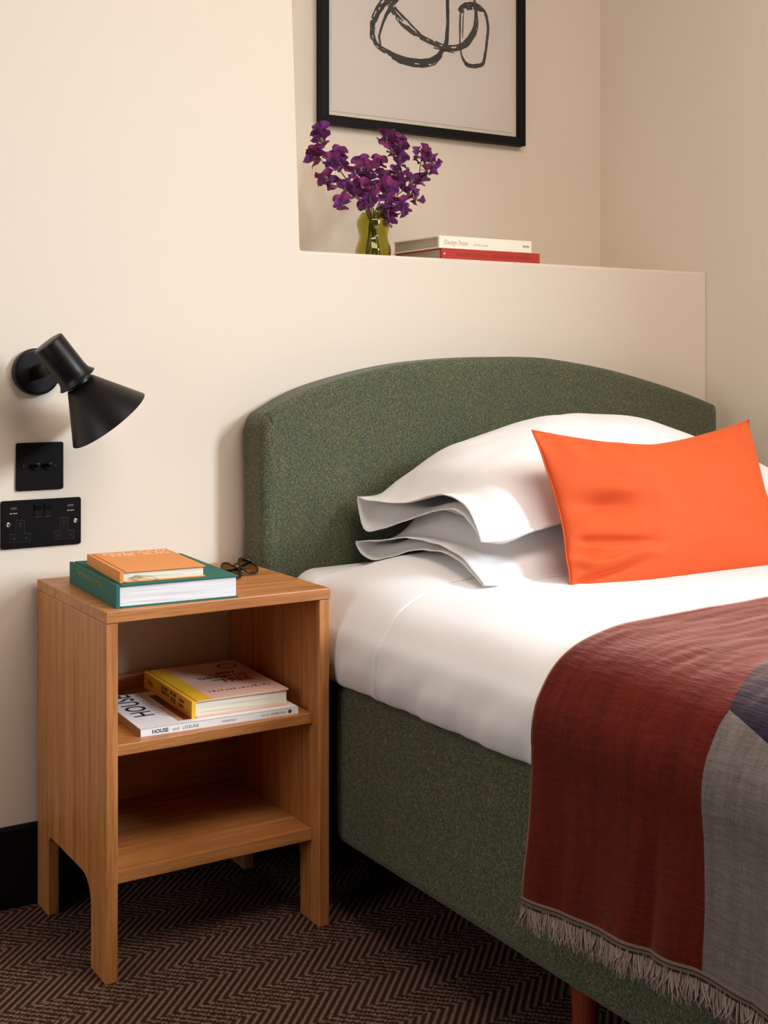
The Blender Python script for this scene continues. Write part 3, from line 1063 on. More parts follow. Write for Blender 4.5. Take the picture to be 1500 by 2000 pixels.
# ------------------------------------------------------------------ books
def hardback(name, label, loc, rot, w, d, h, cover, pages, spine='left', cat='book', board=0.0028, over=0.003, strip=None):
    """lies flat; local x to the right, y to the back; spine on the left or the front"""
    r = thing(name, label, cat, loc, rot)
    bm = B()
    g = 0.009                                     # hinge groove
    if spine == 'left':
        add_box(bm, g, w, 0, d, h - board, h)
        add_box(bm, g, w, 0, d, 0, board)
        add_box(bm, 0, 0.0065, 0, d, 0, h)
        add_box(bm, 0.0065, g, 0, d, h - board, h - 0.0012)
        add_box(bm, 0.0065, g, 0, d, 0.0012, board)
    else:
        add_box(bm, 0, w, g, d, h - board, h)
        add_box(bm, 0, w, g, d, 0, board)
        add_box(bm, 0, w, 0, 0.0065, 0, h)
        add_box(bm, 0, w, 0.0065, g, h - board, h - 0.0012)
        add_box(bm, 0, w, 0.0065, g, 0.0012, board)
    obj('cover', bm, cover, r, bevel=0.0006)
    if spine == 'left':
        obj('page_block', box(0.0066, w - over, over, d - over, board, h - board), pages, r)
    else:
        obj('page_block', box(over, w - over, 0.0066, d - over, board, h - board), pages, r)
    return r

# green book on the table top
gb = hardback('hardback_book', 'thick dark green cloth hardback under the orange book', (0.702, 1.914, NH), math.radians(-3.2),
              0.207, 0.276, 0.0368, M['green_cloth'], M['page'])
text_part('spine_title', 'The Monocle Book of Homes', M['gold'], gb, 0.0150, axes((-0.0003, 0.225, 0.0225), (0, -1, 0), (0, 0, 1)), sx=0.85)
# orange book
ob = hardback('hardback_book', 'orange hardback with a bookmark, on the green book', (0.714, 1.930, NH + .0368), math.radians(-5.0),
              0.143, 0.212, 0.0185, M['orange_cloth'], M['page_cream'], board=0.0024)
text_part('cover_title', 'FOLLOW', M['pinkfoil'], ob, 0.028, axes((0.020, 0.181, 0.0187), (1, 0, 0), (0, 1, 0)), weight=0.0003, spacing=1.0)
text_part('cover_title', 'THE  SUN', M['pinkfoil'], ob, 0.024, axes((0.026, 0.160, 0.0187), (1, 0, 0), (0, 1, 0)), weight=0.0003, spacing=1.05)
bm = B()
rb = [(0.016, -0.0006, 0.0065), (0.024, -0.004, 0.0100), (0.034, -0.0065, 0.0085), (0.042, -0.0035, 0.0095), (0.052, -0.003, 0.0070), (0.066, -0.004, 0.0022)]
wd = [0.001, 0.004, 0.0055, 0.002, 0.0016, 0.0014]
vs = []
for (x, y, z), w_ in zip(rb, wd):
    vs.append([bm.verts.new((x, y, z - w_ / 2)), bm.verts.new((x, y, z + w_ / 2)), bm.verts.new((x, y + .0005, z + w_ / 2)), bm.verts.new((x, y + .0005, z - w_ / 2))])
for a, b in zip(vs, vs[1:]):
    for k in range(4): bm.faces.new((a[k], a[(k + 1) % 4], b[(k + 1) % 4], b[k]))
bm.faces.new(vs[0]); bm.faces.new(vs[-1])
obj('bookmark_ribbon', bm, plain('ribbon', lin(186, 172, 120), 0.6), ob, label='greenish ribbon bookmark poking out of the pages')

# magazine on the shelf: spine towards the front
mg = thing('magazine', 'white perfect-bound magazine under the yellow book on the shelf', 'magazine', (0.755, 1.945, 0.3645), math.radians(-2.6))
mw, mdp, mh = 0.282, 0.222, 0.0125
bm = B()
add_box(bm, 0, mw, 0, mdp, mh - .0006, mh); add_box(bm, 0, mw, 0, mdp, 0, .0006); add_box(bm, 0, mw, 0, .0008, 0, mh)
obj('cover', bm, M['mag_white'], mg)
obj('page_block', box(.0006, mw - .0006, .0009, mdp - .0008, .0006, mh - .0006), M['page_grey'], mg)
text_part('cover_title', 'HOUSE', M['black_print'], mg, 0.050, axes((0.049, 0.070, mh), (0, 1, 0), (-1, 0, 0)), weight=0.0006, spacing=1.02, sx=0.92)
text_part('cover_title', 'LEISURE', M['grey_print'], mg, 0.018, axes((0.067, 0.082, mh), (0, 1, 0), (-1, 0, 0)), spacing=1.5, weight=-0.0003)
text_part('spine_title', 'HOUSE', M['black_print'], mg, 0.0088, axes((0.019, -0.0002, 0.0032), (1, 0, 0), (0, 0, 1)), weight=0.0002)
text_part('spine_title', 'and  LEISURE', M['grey_print'], mg, 0.0076, axes((0.054, -0.0002, 0.0034), (1, 0, 0), (0, 0, 1)), spacing=1.1)
text_part('spine_title', 'MONTHLY', M['grey_print'], mg, 0.0048, axes((0.141, -0.0002, 0.0045), (1, 0, 0), (0, 0, 1)), spacing=1.2)
text_part('spine_title', 'Vol 12   HOMES 2018', M['grey_print'], mg, 0.0045, axes((0.213, -0.0002, 0.0045), (1, 0, 0), (0, 0, 1)), spacing=1.1)
bm = B(); add_lathe(bm, [(-.0001, .0036), (.0002, .0036)], (0.266, 0, 0.0064), (0, -1, 0), 24)
obj('round_logo', bm, M['grey_print'], mg)
bm = B(); add_lathe(bm, [(.0002, .0022), (.0004, .0022)], (0.2666, 0, 0.0062), (0, -1, 0), 20)
obj('round_logo', bm, M['black_print'], mg)
for (a, b, c, d_, mt) in ((0.080, 0.200, 0.125, 0.195, 'teal_print'), (0.080, 0.200, 0.018, 0.125, 'red_print'), (0.070, 0.080, 0.018, 0.115, 'tan_print')):
    obj('cover_photo', box(a, b, c, d_, mh, mh + .0001), M[mt], mg)

# yellow book on the magazine
yb = hardback('hardback_book', 'yellow-spined hardback with a blush cover, on the white magazine', (0.850, 1.958, 0.3645 + mh + .0001), math.radians(-2.4),
              0.178, 0.240, 0.0285, M['blush'], M['page_cream'])
bm = B()
add_box(bm, -.0003, .0066, -.0002, .2402, -.0, .0287)
add_box(bm, .009, .036, -.0002, .2402, .0284, .0288)
add_box(bm, .0066, .0091, -.0002, .2402, .0255, .0275)
obj('spine_cloth', bm, M['yellow'], yb, label='bright yellow spine and cover edge')
for s_, t_, x_, y_, w_ in (('THE', 0.010, .090, .150, 0), ('BEST', .022, .108, .150, .0005), ('THINGS', .020, .062, .128, .0005), ('IN LIFE', .020, .112, .128, .0005),
                           ('ARE', .010, .080, .110, 0)):
    text_part('cover_title', s_, M['brown_print'], yb, t_, axes((x_, y_, .0286), (1, 0, 0), (0, 1, 0)), weight=w_, sx=0.78 if t_ > .015 else 1)
text_part('cover_title', 'FREE', M['rust_print'], yb, 0.036, axes((.098, .094, .0286), (1, 0, 0), (0, 1, 0)), weight=.0009, sx=0.74)
bm = B()
for k in range(15):
    x_ = .048 + k * .0078
    hgt = (.006, .010, .004, .008, .005)[k % 5]
    add_box(bm, x_, x_ + (.005 if k % 3 else .0035), .042, .042 + hgt, .0284, .02865)
obj('cover_drawings', bm, M['rust_print'], yb)
bm = B()
n_ = 32
ring = [[bm.verts.new((.148 + r_ * math.cos(2 * PI * k / n_), .205 + r_ * math.sin(2 * PI * k / n_), .0287)) for k in range(n_)] for r_ in (.0135, .019)]
for k in range(n_): bm.faces.new((ring[0][k], ring[0][(k + 1) % n_], ring[1][(k + 1) % n_], ring[1][k]))
obj('cover_roundel', bm, M['rust_print'], yb, label='red ring badge')
for s_, t_, y_, z_ in (('THE BEST', .0085, .150, .0185), ('THINGS IN', .0085, .150, .0105), ('LIFE ARE', .0085, .105, .0185), ('FREE', .0115, .100, .007), ('THE BEST', .0065, .062, .017), ('THINGS', .0065, .062, .0085)):
    text_part('spine_title', s_, M['brown_print'], yb, t_, axes((-.0005, y_, z_), (0, -1, 0), (0, 0, 1)), weight=.0002)
text_part('spine_title', 'free', M['rust_print'], yb, 0.016, axes((-.0005, .218, .010), (0, -1, 0), (0, 0, 1)), weight=.0003)

# two books on the ledge of the niche
rbk = hardback('hardback_book', 'red cloth hardback lying flat on the wall ledge', (1.583, 2.286, 1.2), 0, 0.276, 0.19, 0.0238, M['red_cover'], M['page_grey'], spine='front')
text_part('spine_title', 'PLACES TO STAY   COLLECTED  STORIES', M['dred'], rbk, 0.010, axes((.040, -.0002, .008), (1, 0, 0), (0, 0, 1)), spacing=1.15)
bm = B(); add_lathe(bm, [(-.0001, .0022), (.0003, .0022)], (.008, 0, .012), (0, -1, 0), 16)
obj('spine_dot', bm, M['pinkfoil'], rbk)
wbk = hardback('hardback_book', 'cream hardback lying on the red book, on the wall ledge', (1.576, 2.285, 1.2239), 0, 0.258, 0.188, 0.0272, M['cream_cover'], M['page_grey'], spine='front')
text_part('spine_title', 'Design Stays', M['grey_print'], wbk, 0.0150, axes((.013, -.0002, .0085), (1, 0, 0), (0, 0, 1)), weight=-.0002, sx=0.86)
text_part('spine_title', 'by Philip Stanwell', M['grey_print'], wbk, 0.0058, axes((.093, -.0002, .0088), (1, 0, 0), (0, 0, 1)), weight=-.0001)
text_part('spine_title', 'GESTEN', M['black_print'], wbk, 0.0055, axes((.231, -.0002, .0120), (1, 0, 0), (0, 0, 1)), weight=.0001)

# ------------------------------------------------------------------ glasses
gl = thing('eyeglasses', 'dark round-rimmed sunglasses with arms folded, on the oak table', 'glasses', (0.997, 2.08, NH))
U_ = Vector((.84, .54, 0)).normalized()
V_ = (Vector((-.54, .84, 0)).normalized() * .80 + Vector((0, 0, .60))).normalized()
W_ = U_.cross(V_)
C1, C2 = Vector((.9735, 2.066, NH + .0155)), Vector((1.0225, 2.099, NH + .0155))
def lens_pt(c, a, k=1.0, n=0.0):
    ca, sa = math.cos(a), math.sin(a)
    return c + U_ * (.0225 * k * ca) + V_ * (.0195 * k * sa * (1.06 if sa > 0 else 0.96)) + W_ * n
for c in (C1, C2):
    bm = B()
    N_ = 40
    rings = []
    for k in range(N_):
        a = 2 * PI * k / N_
        ctr = lens_pt(c, a)
        rad = (ctr - c).normalized()
        rings.append([bm.verts.new(ctr + .0019 * (math.cos(b) * rad + math.sin(b) * W_)) for b in [2 * PI * j / 8 for j in range(8)]])
    for k in range(N_):
        a_, b_ = rings[k], rings[(k + 1) % N_]
        for j in range(8): bm.faces.new((a_[j], b_[j], b_[(j + 1) % 8], a_[(j + 1) % 8]))
    rim = obj('rim', bm, M['tort'], gl, local=False, smooth=True)
    bm = B()
    f0 = [bm.verts.new(lens_pt(c, 2 * PI * k / N_, .97, .0004)) for k in range(N_)]
    f1 = [bm.verts.new(lens_pt(c, 2 * PI * k / N_, .97, -.0004)) for k in range(N_)]
    bm.faces.new(f0); bm.faces.new(f1[::-1])
    for k in range(N_): bm.faces.new((f0[k], f0[(k + 1) % N_], f1[(k + 1) % N_], f1[k]))
    obj('lens', bm, M['lens'], gl, local=False, label='smoky tinted lens')
bm = B()
a0, b0 = lens_pt(C1, .45), lens_pt(C2, PI - .45)
mid = (a0 + b0) / 2 + V_ * .003
add_tube(bm, [a0, (a0 + mid) / 2 + V_ * .001, mid, (b0 + mid) / 2 + V_ * .001, b0], .0018, 8)
obj('bridge', bm, M['tort'], gl, local=False, smooth=True)
for c, sgn in ((C1, -1), (C2, 1)):
    bm = B()
    h = lens_pt(c, PI - .5 if sgn < 0 else .5)
    hz_ = h + U_ * (sgn * .005) - W_ * .004
    d_ = U_ * (-sgn)
    back = -Vector((W_.x, W_.y, 0)).normalized()
    e1 = hz_ + d_ * .055 + back * (.012 if sgn < 0 else .006); e1.z = NH + .010
    e2 = hz_ + d_ * .112 + back * (.016 if sgn < 0 else .009); e2.z = NH + .004
    if sgn > 0: e2 = hz_ + d_ * .085 + back * .012; e2.z = NH + .0035
    add_tube(bm, [h, hz_, e1, e2], [.0018, .0022, .0018, .0026], 8)
    obj('temple', bm, M['tort'], gl, local=False, smooth=True)

# ------------------------------------------------------------------ wall lamp
lamp = thing('wall_lamp', 'black metal wall spotlight with a cone shade pointing down', 'lamp', (0.680, D, 0.955))
LC = Vector((0.680, D, 0.955))
bm = B()
add_lathe(bm, [(0, .0425), (.014, .0425), (.0175, .0405), (.0185, .0375), (.0185, 0.002)], LC, (0, -1, 0), 64)
obj('wall_plate', bm, M['lamp'], lamp, local=False, bevel=.0006)
# lamp axis: down to the right, tipped a little into the room's depth
Rv = Vector((math.cos(TH + .21), -math.sin(TH + .21), 0))
Fv = Vector((math.sin(TH - .21), math.cos(TH - .21), 0))
AX = (Vector((0.95, -0.31, 0)) * .595 + Vector((0, 0, -.79)) + Vector((.36, .93, 0)) * .16).normalized()
A0 = Vector((0.666, 2.150, 1.006))
bm = B()
add_lathe(bm, [(0, .0262), (.0012, .0280), (.002, .0285), (.074, .0285)], A0, AX, 64)
obj('lamp_body', bm, M['lamp'], lamp, local=False, smooth=True).modifiers.new('edges', 'EDGE_SPLIT').split_angle = math.radians(40)
bm = B()
add_lathe(bm, [(.066, .0289), (.071, .0291), (.075, .0303), (.080, .0332), (.0825, .0358), (.0835, .0355), (.0815, .030), (.079, .024)], A0, AX, 64, False, False)
obj('flared_collar', bm, M['lamp'], lamp, local=False, smooth=True)
bm = B()
add_lathe(bm, [(.068, .0240), (.0895, .0240), (.0905, .0262), (.173, .0768), (.1732, .0760), (.093, .0252)], A0, AX, 80, False, False)
obj('lamp_shade', bm, M['lamp'], lamp, local=False, smooth=True).modifiers.new('edges', 'EDGE_SPLIT').split_angle = math.radians(40)
bm = B()
add_tube(bm, [LC + Vector((0, -.018, 0)), LC + Vector((.004, -.05, .004)), A0 + AX * .05], [.013, .012, .012], 20)
obj('swivel_arm', bm, M['lamp'], lamp, local=False, smooth=True)
bm = B()
add_lathe(bm, [(.097, .012), (.103, .019), (.120, .026), (.135, .022), (.143, .008)], A0, AX, 24)
obj('bulb', bm, M['lamp_in'], lamp, local=False, smooth=True)

# ------------------------------------------------------------------ switch and socket
def rounded_rect(x0, x1, z0, z1, r, n=5):
    pts = []
    for cx, cz, a0_ in ((x1 - r, z0 + r, -PI / 2), (x1 - r, z1 - r, 0), (x0 + r, z1 - r, PI / 2), (x0 + r, z0 + r, PI)):
        for k in range(n + 1):
            a = a0_ + PI / 2 * k / n
            pts.append((cx + r * math.cos(a), cz + r * math.sin(a)))
    return pts
sw = thing('light_switch', 'square black two-toggle light switch plate below the lamp', 'switch', (0.688, D, 0.7845))
bm = B(); add_prism(bm, rounded_rect(0.645, 0.731, 0.7415, 0.8275, .004), 'Y', D - .005, D)
obj('plate', bm, M['plate'], sw, local=False, bevel=.0009)
for x in (0.6795, 0.7015):
    bm = B(); add_lathe(bm, [(0, .0068), (.003, .0066), (.0038, .005), (.0038, .001)], (x, D - .005, .7845), (0, -1, 0), 24)
    tg = obj('toggle', bm, M['insert'], sw, local=False, smooth=False)
    bm = B(); add_lathe(bm, [(0, .0028), (.006, .0030), (.010, .0040), (.0125, .0038), (.014, .002), (.0143, .0003)], (x, D - .0085, .7845), (0.05, -.82, .45), 20)
    obj('lever', bm, M['darkmetal'], tg, local=False, smooth=True)
for x in (0.659, 0.7155):
    bm = B(); add_lathe(bm, [(0, .0034), (.0006, .0034), (.0010, .0026), (.0008, .001)], (x, D - .005, .7845), (0, -1, 0), 20)
    obj('screw', bm, M['darkmetal'], sw, local=False)

SX0, SZ0 = 0.6178, 0.6390
so = thing('wall_socket', 'wide black double power socket under the light switch', 'socket', (SX0 + .073, D, SZ0 + .043))
bm = B(); add_prism(bm, rounded_rect(SX0, SX0 + .146, SZ0, SZ0 + .086, .004), 'Y', D - .005, D)
obj('plate', bm, M['plate'], so, local=False, bevel=.0009)
yp = D - .005
def tee(cx, zt, zb, grow=0.0):
    g_ = grow
    return [(cx - .0185 - g_, zb - g_), (cx + .0185 + g_, zb - g_), (cx + .0185 + g_, zb + .0145 + g_), (cx + .0075 + g_, zb + .0145 + g_),
            (cx + .0075 + g_, zt + g_), (cx - .0075 - g_, zt + g_), (cx - .0075 - g_, zb + .0145 + g_), (cx - .0185 - g_, zb + .0145 + g_)]
for cx in (SX0 + .034, SX0 + .114):
    zb, zt = SZ0 + .0115, SZ0 + .050
    bm = B(); add_prism(bm, tee(cx, zt, zb, .0005), 'Y', yp - .0003, yp)
    po = obj('outlet', bm, M['outline'], so, local=False)
    bm = B(); add_prism(bm, tee(cx, zt, zb), 'Y', yp - .0007, yp)
    obj('outlet_face', bm, M['insert'], po, local=False)
    for hx, hz2, w_, h_ in ((cx, zt - .008, .002, .004), (cx - .011, zb + .0065, .0031, .002), (cx + .011, zb + .0065, .0031, .002)):
        obj('pin_hole', box(hx - w_, hx + w_, yp - .0009, yp - .0006, hz2 - h_, hz2 + h_), M['dark'], po, local=False)
for cx in (SX0 + .066, SX0 + .084):
    bm = B()
    add_prism(bm, [(yp, SZ0 + .055), (yp - .0012, SZ0 + .055), (yp - .0012, SZ0 + .066), (yp - .004, SZ0 + .0765), (yp, SZ0 + .0765)], 'X', cx - .0065, cx + .0065)
    obj('rocker_switch', bm, M['insert'], so, local=False, bevel=.0006)
    obj('switch_rim', box(cx - .0065, cx + .0065, yp - .0006, yp, SZ0 + .0538, SZ0 + .0546), M['outline'], so, local=False)
for cx in (SX0 + .0225, SX0 + .1265):
    obj('usb_port', box(cx - .0065, cx + .0065, yp - .0005, yp, SZ0 + .0685, SZ0 + .0745), M['dark'], so, local=False)
    obj('port_tongue', box(cx - .0055, cx + .0045, yp - .0008, yp, SZ0 + .0715, SZ0 + .0728), M['chrome'], so, local=False)
    bm = B()
    for k, w_ in enumerate((.0022, .0010, .0022, .0016, .0020)):
        add_box(bm, cx - .0065 + k * .0027, cx - .0065 + k * .0027 + w_, yp - .0001, yp, SZ0 + .0622, SZ0 + .0636)
    obj('printed_mark', bm, M['mark'], so, local=False)
for x in (SX0 + .0125, SX0 + .1350):
    bm = B(); add_lathe(bm, [(0, .0042), (.0006, .0042), (.0012, .0030), (.0009, .001)], (x, yp, SZ0 + .043), (0, -1, 0), 20)
    obj('screw', bm, M['chrome'], so, local=False)

# ------------------------------------------------------------------ picture on the back of the niche
FX0, FX1, FZ0, FZ1 = 1.480, 2.100, 1.546, 2.330
FYF = 2.640
fr = thing('picture_frame', 'black framed print of looping black brush strokes, in the niche', 'picture', ((FX0 + FX1) / 2, NY, FZ0))
fw = 0.0215
# mitred bars
def bar(a, b, c, d):
    bm = B()
    pts = [a, b, c, d]
    lo = [bm.verts.new((x, FYF, z)) for x, z in pts]
    hi = [bm.verts.new((x, NY - .001, z)) for x, z in pts]
    bm.faces.new(lo); bm.faces.new(hi[::-1])
    for i in range(4): bm.faces.new((lo[i], hi[i], hi[(i + 1) % 4], lo[(i + 1) % 4]))
    return obj('frame_bar', bm, M['frame'], fr, local=False, bevel=.0012)
bar((FX0, FZ0), (FX0 + fw, FZ0 + fw), (FX0 + fw, FZ1 - fw), (FX0, FZ1))
bar((FX0, FZ0), (FX1, FZ0), (FX1 - fw, FZ0 + fw), (FX0 + fw, FZ0 + fw))
bar((FX1, FZ0), (FX1, FZ1), (FX1 - fw, FZ1 - fw), (FX1 - fw, FZ0 + fw))
bar((FX0, FZ1), (FX0 + fw, FZ1 - fw), (FX1 - fw, FZ1 - fw), (FX1, FZ1))
PYF = 2.655
obj('mount_board', box(FX0 + fw, FX1 - fw, PYF, NY - .004, FZ0 + fw, FZ1 - fw), M['mat'], fr, local=False)
obj('art_paper', box(FX0 + fw + .012, FX1 - fw - .012, PYF - .0015, PYF, FZ0 + fw + .012, FZ1 - fw - .012), M['paper'], fr, local=False)
obj('glazing', box(FX0 + fw - .001, FX1 - fw + .001, FYF + .005, FYF + .0065, FZ0 + fw - .001, FZ1 - fw + .001), M['pane'], fr, local=False, label='clear picture glass')
# brush strokes: sheet coordinates in metres, x from the sheet's left edge, z from its bottom
def sheet(zx, zy):
    """a point of the drawing: reading of the print on the plane of the paper"""
    px, py = 700 + .22 * zx, .22 * zy
    xc = (px - 750) / 2471.0
    s_, c_ = math.sin(TH), math.cos(TH)
    t = (PYF - .002) / (c_ - xc * s_)
    return (t * (s_ + xc * c_), CAM_H + t * (710 - py) / 2471.0)
def brush(points, width, strands, mat, seed, dry=0.35):
    """one stroke as bristle strands with breaks"""
    rng = random.Random(seed)
    P = smooth_path(points, 14)
    P = [sheet(*p) for p in P]
    n = len(P)
    W = [interp([(i / (len(width) - 1), w) for i, w in enumerate(width)], k / (n - 1)) for k in range(n)]
    bm = B()
    for s in range(strands):
        off = (s + .5) / strands - .5
        k = 0
        while k < n - 1:
            run = rng.randint(10, 40) if rng.random() < dry else n
            e = min(n - 1, k + run)
            prev = None
            for q in range(k, e + 1):
                a, b = P[max(q - 1, 0)], P[min(q + 1, n - 1)]
                dx, dz = b[0] - a[0], b[1] - a[1]
                L = math.hypot(dx, dz) or 1
                nx_, nz_ = -dz / L, dx / L
                w = W[q]
                hw = w / strands * (.60 + .35 * nz(q * .13, s * 3.1, seed))
                if q in (k, e): hw *= .35
                cx = P[q][0] + nx_ * off * w + nx_ * .0012 * nz(q * .09, s, seed + 5)
                cz = P[q][1] + nz_ * off * w + nz_ * .0012 * nz(q * .09, s, seed + 5)
                y = PYF - .0016 - .00004 * (seed % 5) - .000005 * s
                cur = (bm.verts.new((cx - nx_ * hw, y, cz - nz_ * hw)), bm.verts.new((cx + nx_ * hw, y, cz + nz_ * hw)))
                if prev: bm.faces.new((prev[0], prev[1], cur[1], cur[0]))
                prev = cur
            k = e + (rng.randint(2, 7) if e < n - 1 else 0)
            if e >= n - 1: break
    obj('brush_stroke', bm, M[mat], fr, local=False)
brush([(330, -60), (230, 20), (165, 110), (133, 210), (125, 300), (150, 380), (205, 430), (290, 478), (390, 525), (500, 552), (600, 552), (690, 520), (750, 450), (780, 380), (790, 280), (793, 150), (792, 0), (785, -160), (700, -330)],
      [.020, .019, .015, .012, .014, .018, .017, .013, .010, .010, .011], 5, 'ink', 1, .75)
brush([(350, -20), (290, 60), (240, 150), (205, 250), (185, 330), (200, 400)], [.012, .010, .007, .006, .005], 3, 'ink', 2, .5)
brush([(225, -40), (280, 50), (330, 130), (400, 215), (490, 290), (590, 345), (690, 392), (780, 425), (870, 425), (950, 390), (1015, 310), (1043, 220), (1045, 110), (1030, 0), (1000, -120), (880, -300)],
      [.012, .013, .014, .013, .013, .016, .016, .018, .015, .009, .006, .006], 4, 'ink2', 3, .6)
brush([(895, 105), (930, 70), (985, 52), (1045, 58), (1100, 90), (1138, 150), (1150, 260), (1140, 380), (1125, 490), (1108, 560), (1070, 583), (1000, 585), (955, 565), (925, 510), (905, 430), (902, 300), (905, 120)],
      [.014, .019, .020, .012, .008, .008, .008, .010, .011, .010, .005, .005, .005], 3, 'ink2', 4, .4)
brush([(300, 500), (370, 540), (450, 568), (540, 590), (610, 590), (680, 570), (715, 530)], [.010, .012, .008, .004, .003, .003], 2, 'ink', 5, .6)
brush([(320, 60), (370, 120), (440, 190), (500, 250), (570, 320)], [.006, .006, .005, .004], 2, 'ink', 6, .6)
brush([(935, 110), (928, 220), (925, 340)], [.003, .003, .002], 1, 'ink2', 7, .3)
brush([(665, 425), (730, 440), (800, 458), (860, 472)], [.003, .003, .002], 1, 'ink', 8, .3)

# ------------------------------------------------------------------ vase
VX, VY, VZ = 1.488, 2.42, 1.2
vz = thing('vase', 'small olive green wavy glass vase on the ledge', 'vase', (VX, VY, VZ))
def vr(t, a):
    """outer radius of the wavy glass at height fraction t"""
    r = interp([(0, .0335), (.05, .0375), (.12, .0400), (.22, .0405), (.34, .0372), (.44, .0335), (.52, .0322), (.62, .0345), (.74, .0375), (.84, .0362), (.92, .0310), (1, .0250)], t)
    return r * (1 + .055 * math.cos(3 * a + .6 + 1.2 * t) * math.sin(PI * min(1, t * 1.05)))
bm = B()
NA, NT, VH = 72, 48, .108
def ring_at(t, k=0.0):
    return [bm.verts.new(((vr(t, 2 * PI * i / NA) - k) * math.cos(2 * PI * i / NA), (vr(t, 2 * PI * i / NA) - k) * math.sin(2 * PI * i / NA), max(t * VH, (.010 if k else 0)))) for i in range(NA)]
rings = [ring_at(j / NT) for j in range(NT + 1)] + [ring_at(j / NT, .0026) for j in range(NT, 4, -1)]
for a, b in zip(rings, rings[1:]):
    for i in range(NA): bm.faces.new((a[i], a[(i + 1) % NA], b[(i + 1) % NA], b[i]))
bm.faces.new(rings[0][::-1]); bm.faces.new(rings[-1])
obj('vase_body', bm, M['vase'], vz, smooth=True)

# ------------------------------------------------------------------ sweet peas
def petal_mesh(name, w, l, ruffle, cup, seed, notch=0.0, mat=None):
    """a fan-shaped petal in the x-z plane, its claw at the origin"""
    bm = B()
    NR, NS = 6, 14
    rows = []
    for i in range(NR + 1):
        r = i / NR
        row = []
        for j in range(NS + 1):
            a = -1 + 2 * j / NS
            ang = a * 1.62
            lim = 1 - notch * math.exp(-(a / .18) ** 2) - .10 * abs(a)
            rad = r * lim
            x = w * lim * r ** .75 * math.sin(ang) * (0.72 + .28 * r)
            z = l * rad * (0.35 + .65 * math.cos(ang * .85))
            y = -cup * (1 - (x / (w + 1e-6)) ** 2) * r * r + ruffle * r * r * math.sin(a * 7 + seed) + ruffle * .6 * r ** 3 * nz(a * 3, seed, r)
            y += cup * 1.4 * (x / w) ** 2
            row.append(bm.verts.new((x, y, z)))
        rows.append(row)
    for a_, b_ in zip(rows, rows[1:]):
        for j in range(NS): bm.faces.new((a_[j], a_[j + 1], b_[j + 1], b_[j]))
    bmesh.ops.remove_doubles(bm, verts=bm.verts, dist=1e-5)
    bmesh.ops.recalc_face_normals(bm, faces=bm.faces)
    me = bpy.data.meshes.new(name)
    bm.to_mesh(me); bm.free()
    me.materials.append(mat)
    me.polygons.foreach_set('use_smooth', [True] * len(me.polygons))
    return me
STD = [petal_mesh('standard_petal', .0185, .0195, .0034, .004, s, .18, M[k]) for s, k in ((1, 'petal_a'), (2.3, 'petal_c'), (4.1, 'petal_a'), (5.2, 'petal_b'))]
WNG = [petal_mesh('wing_petal', .0115, .0165, .0022, .004, s, 0, M[k]) for s, k in ((1.4, 'petal_b'), (3.0, 'petal_c'), (4.4, 'petal_b'))]
bm = B(); add_lathe(bm, [(-.004, .0008), (-.001, .0026), (.003, .0030), (.006, .0016)], (0, 0, 0), (0, 0, 1), 8)
me_cal = bpy.data.meshes.new('calyx'); bm.to_mesh(me_cal); bm.free(); me_cal.materials.append(M['sepal'])

def blossom(root, pos, face, up_tilt, rng, size):
    """calyx with a standard petal, two wing petals; face = direction the flower looks"""
    cal = bpy.data.objects.new('blossom', me_cal)
    COL.objects.link(cal)
    cal.parent = root
    f = Vector(face).normalized()
    up = Vector((rng.uniform(-.5, .5), rng.uniform(-.3, .3), 1)).normalized()
    x = up.cross(-f).normalized(); z = (-f).cross(x).normalized()
    m = Matrix((x, -f, z)).transposed().to_4x4()
    m = m @ Matrix.Scale(size, 4)
    m.translation = Vector(pos) - root.location
    cal.matrix_local = m
    def pet(me, mm):
        o = bpy.data.objects.new('petal', me)
        COL.objects.link(o)
        o.parent = cal
        o.matrix_local = mm
    # local: -y faces the viewer, z up
    pet(rng.choice(STD), Matrix.Translation((0, .001, .001)) @ Matrix.Rotation(rng.uniform(-.25, .45), 4, 'X'))
    for sg in (-1, 1):
        pet(rng.choice(WNG), Matrix.Translation((sg * .0015, -.002, -.001)) @ Matrix.Rotation(sg * rng.uniform(.35, .8), 4, 'Z') @
            Matrix.Rotation(sg * rng.uniform(.3, .9), 4, 'Y') @ Matrix.Rotation(rng.uniform(.9, 1.5), 4, 'X'))
    pet(rng.choice(STD), Matrix.Translation((0, .0015, 0)) @ Matrix.Rotation(PI * rng.uniform(.75, 1.25), 4, 'Y') @ Matrix.Rotation(rng.uniform(.2, .6), 4, 'X') @ Matrix.Scale(.66, 4))

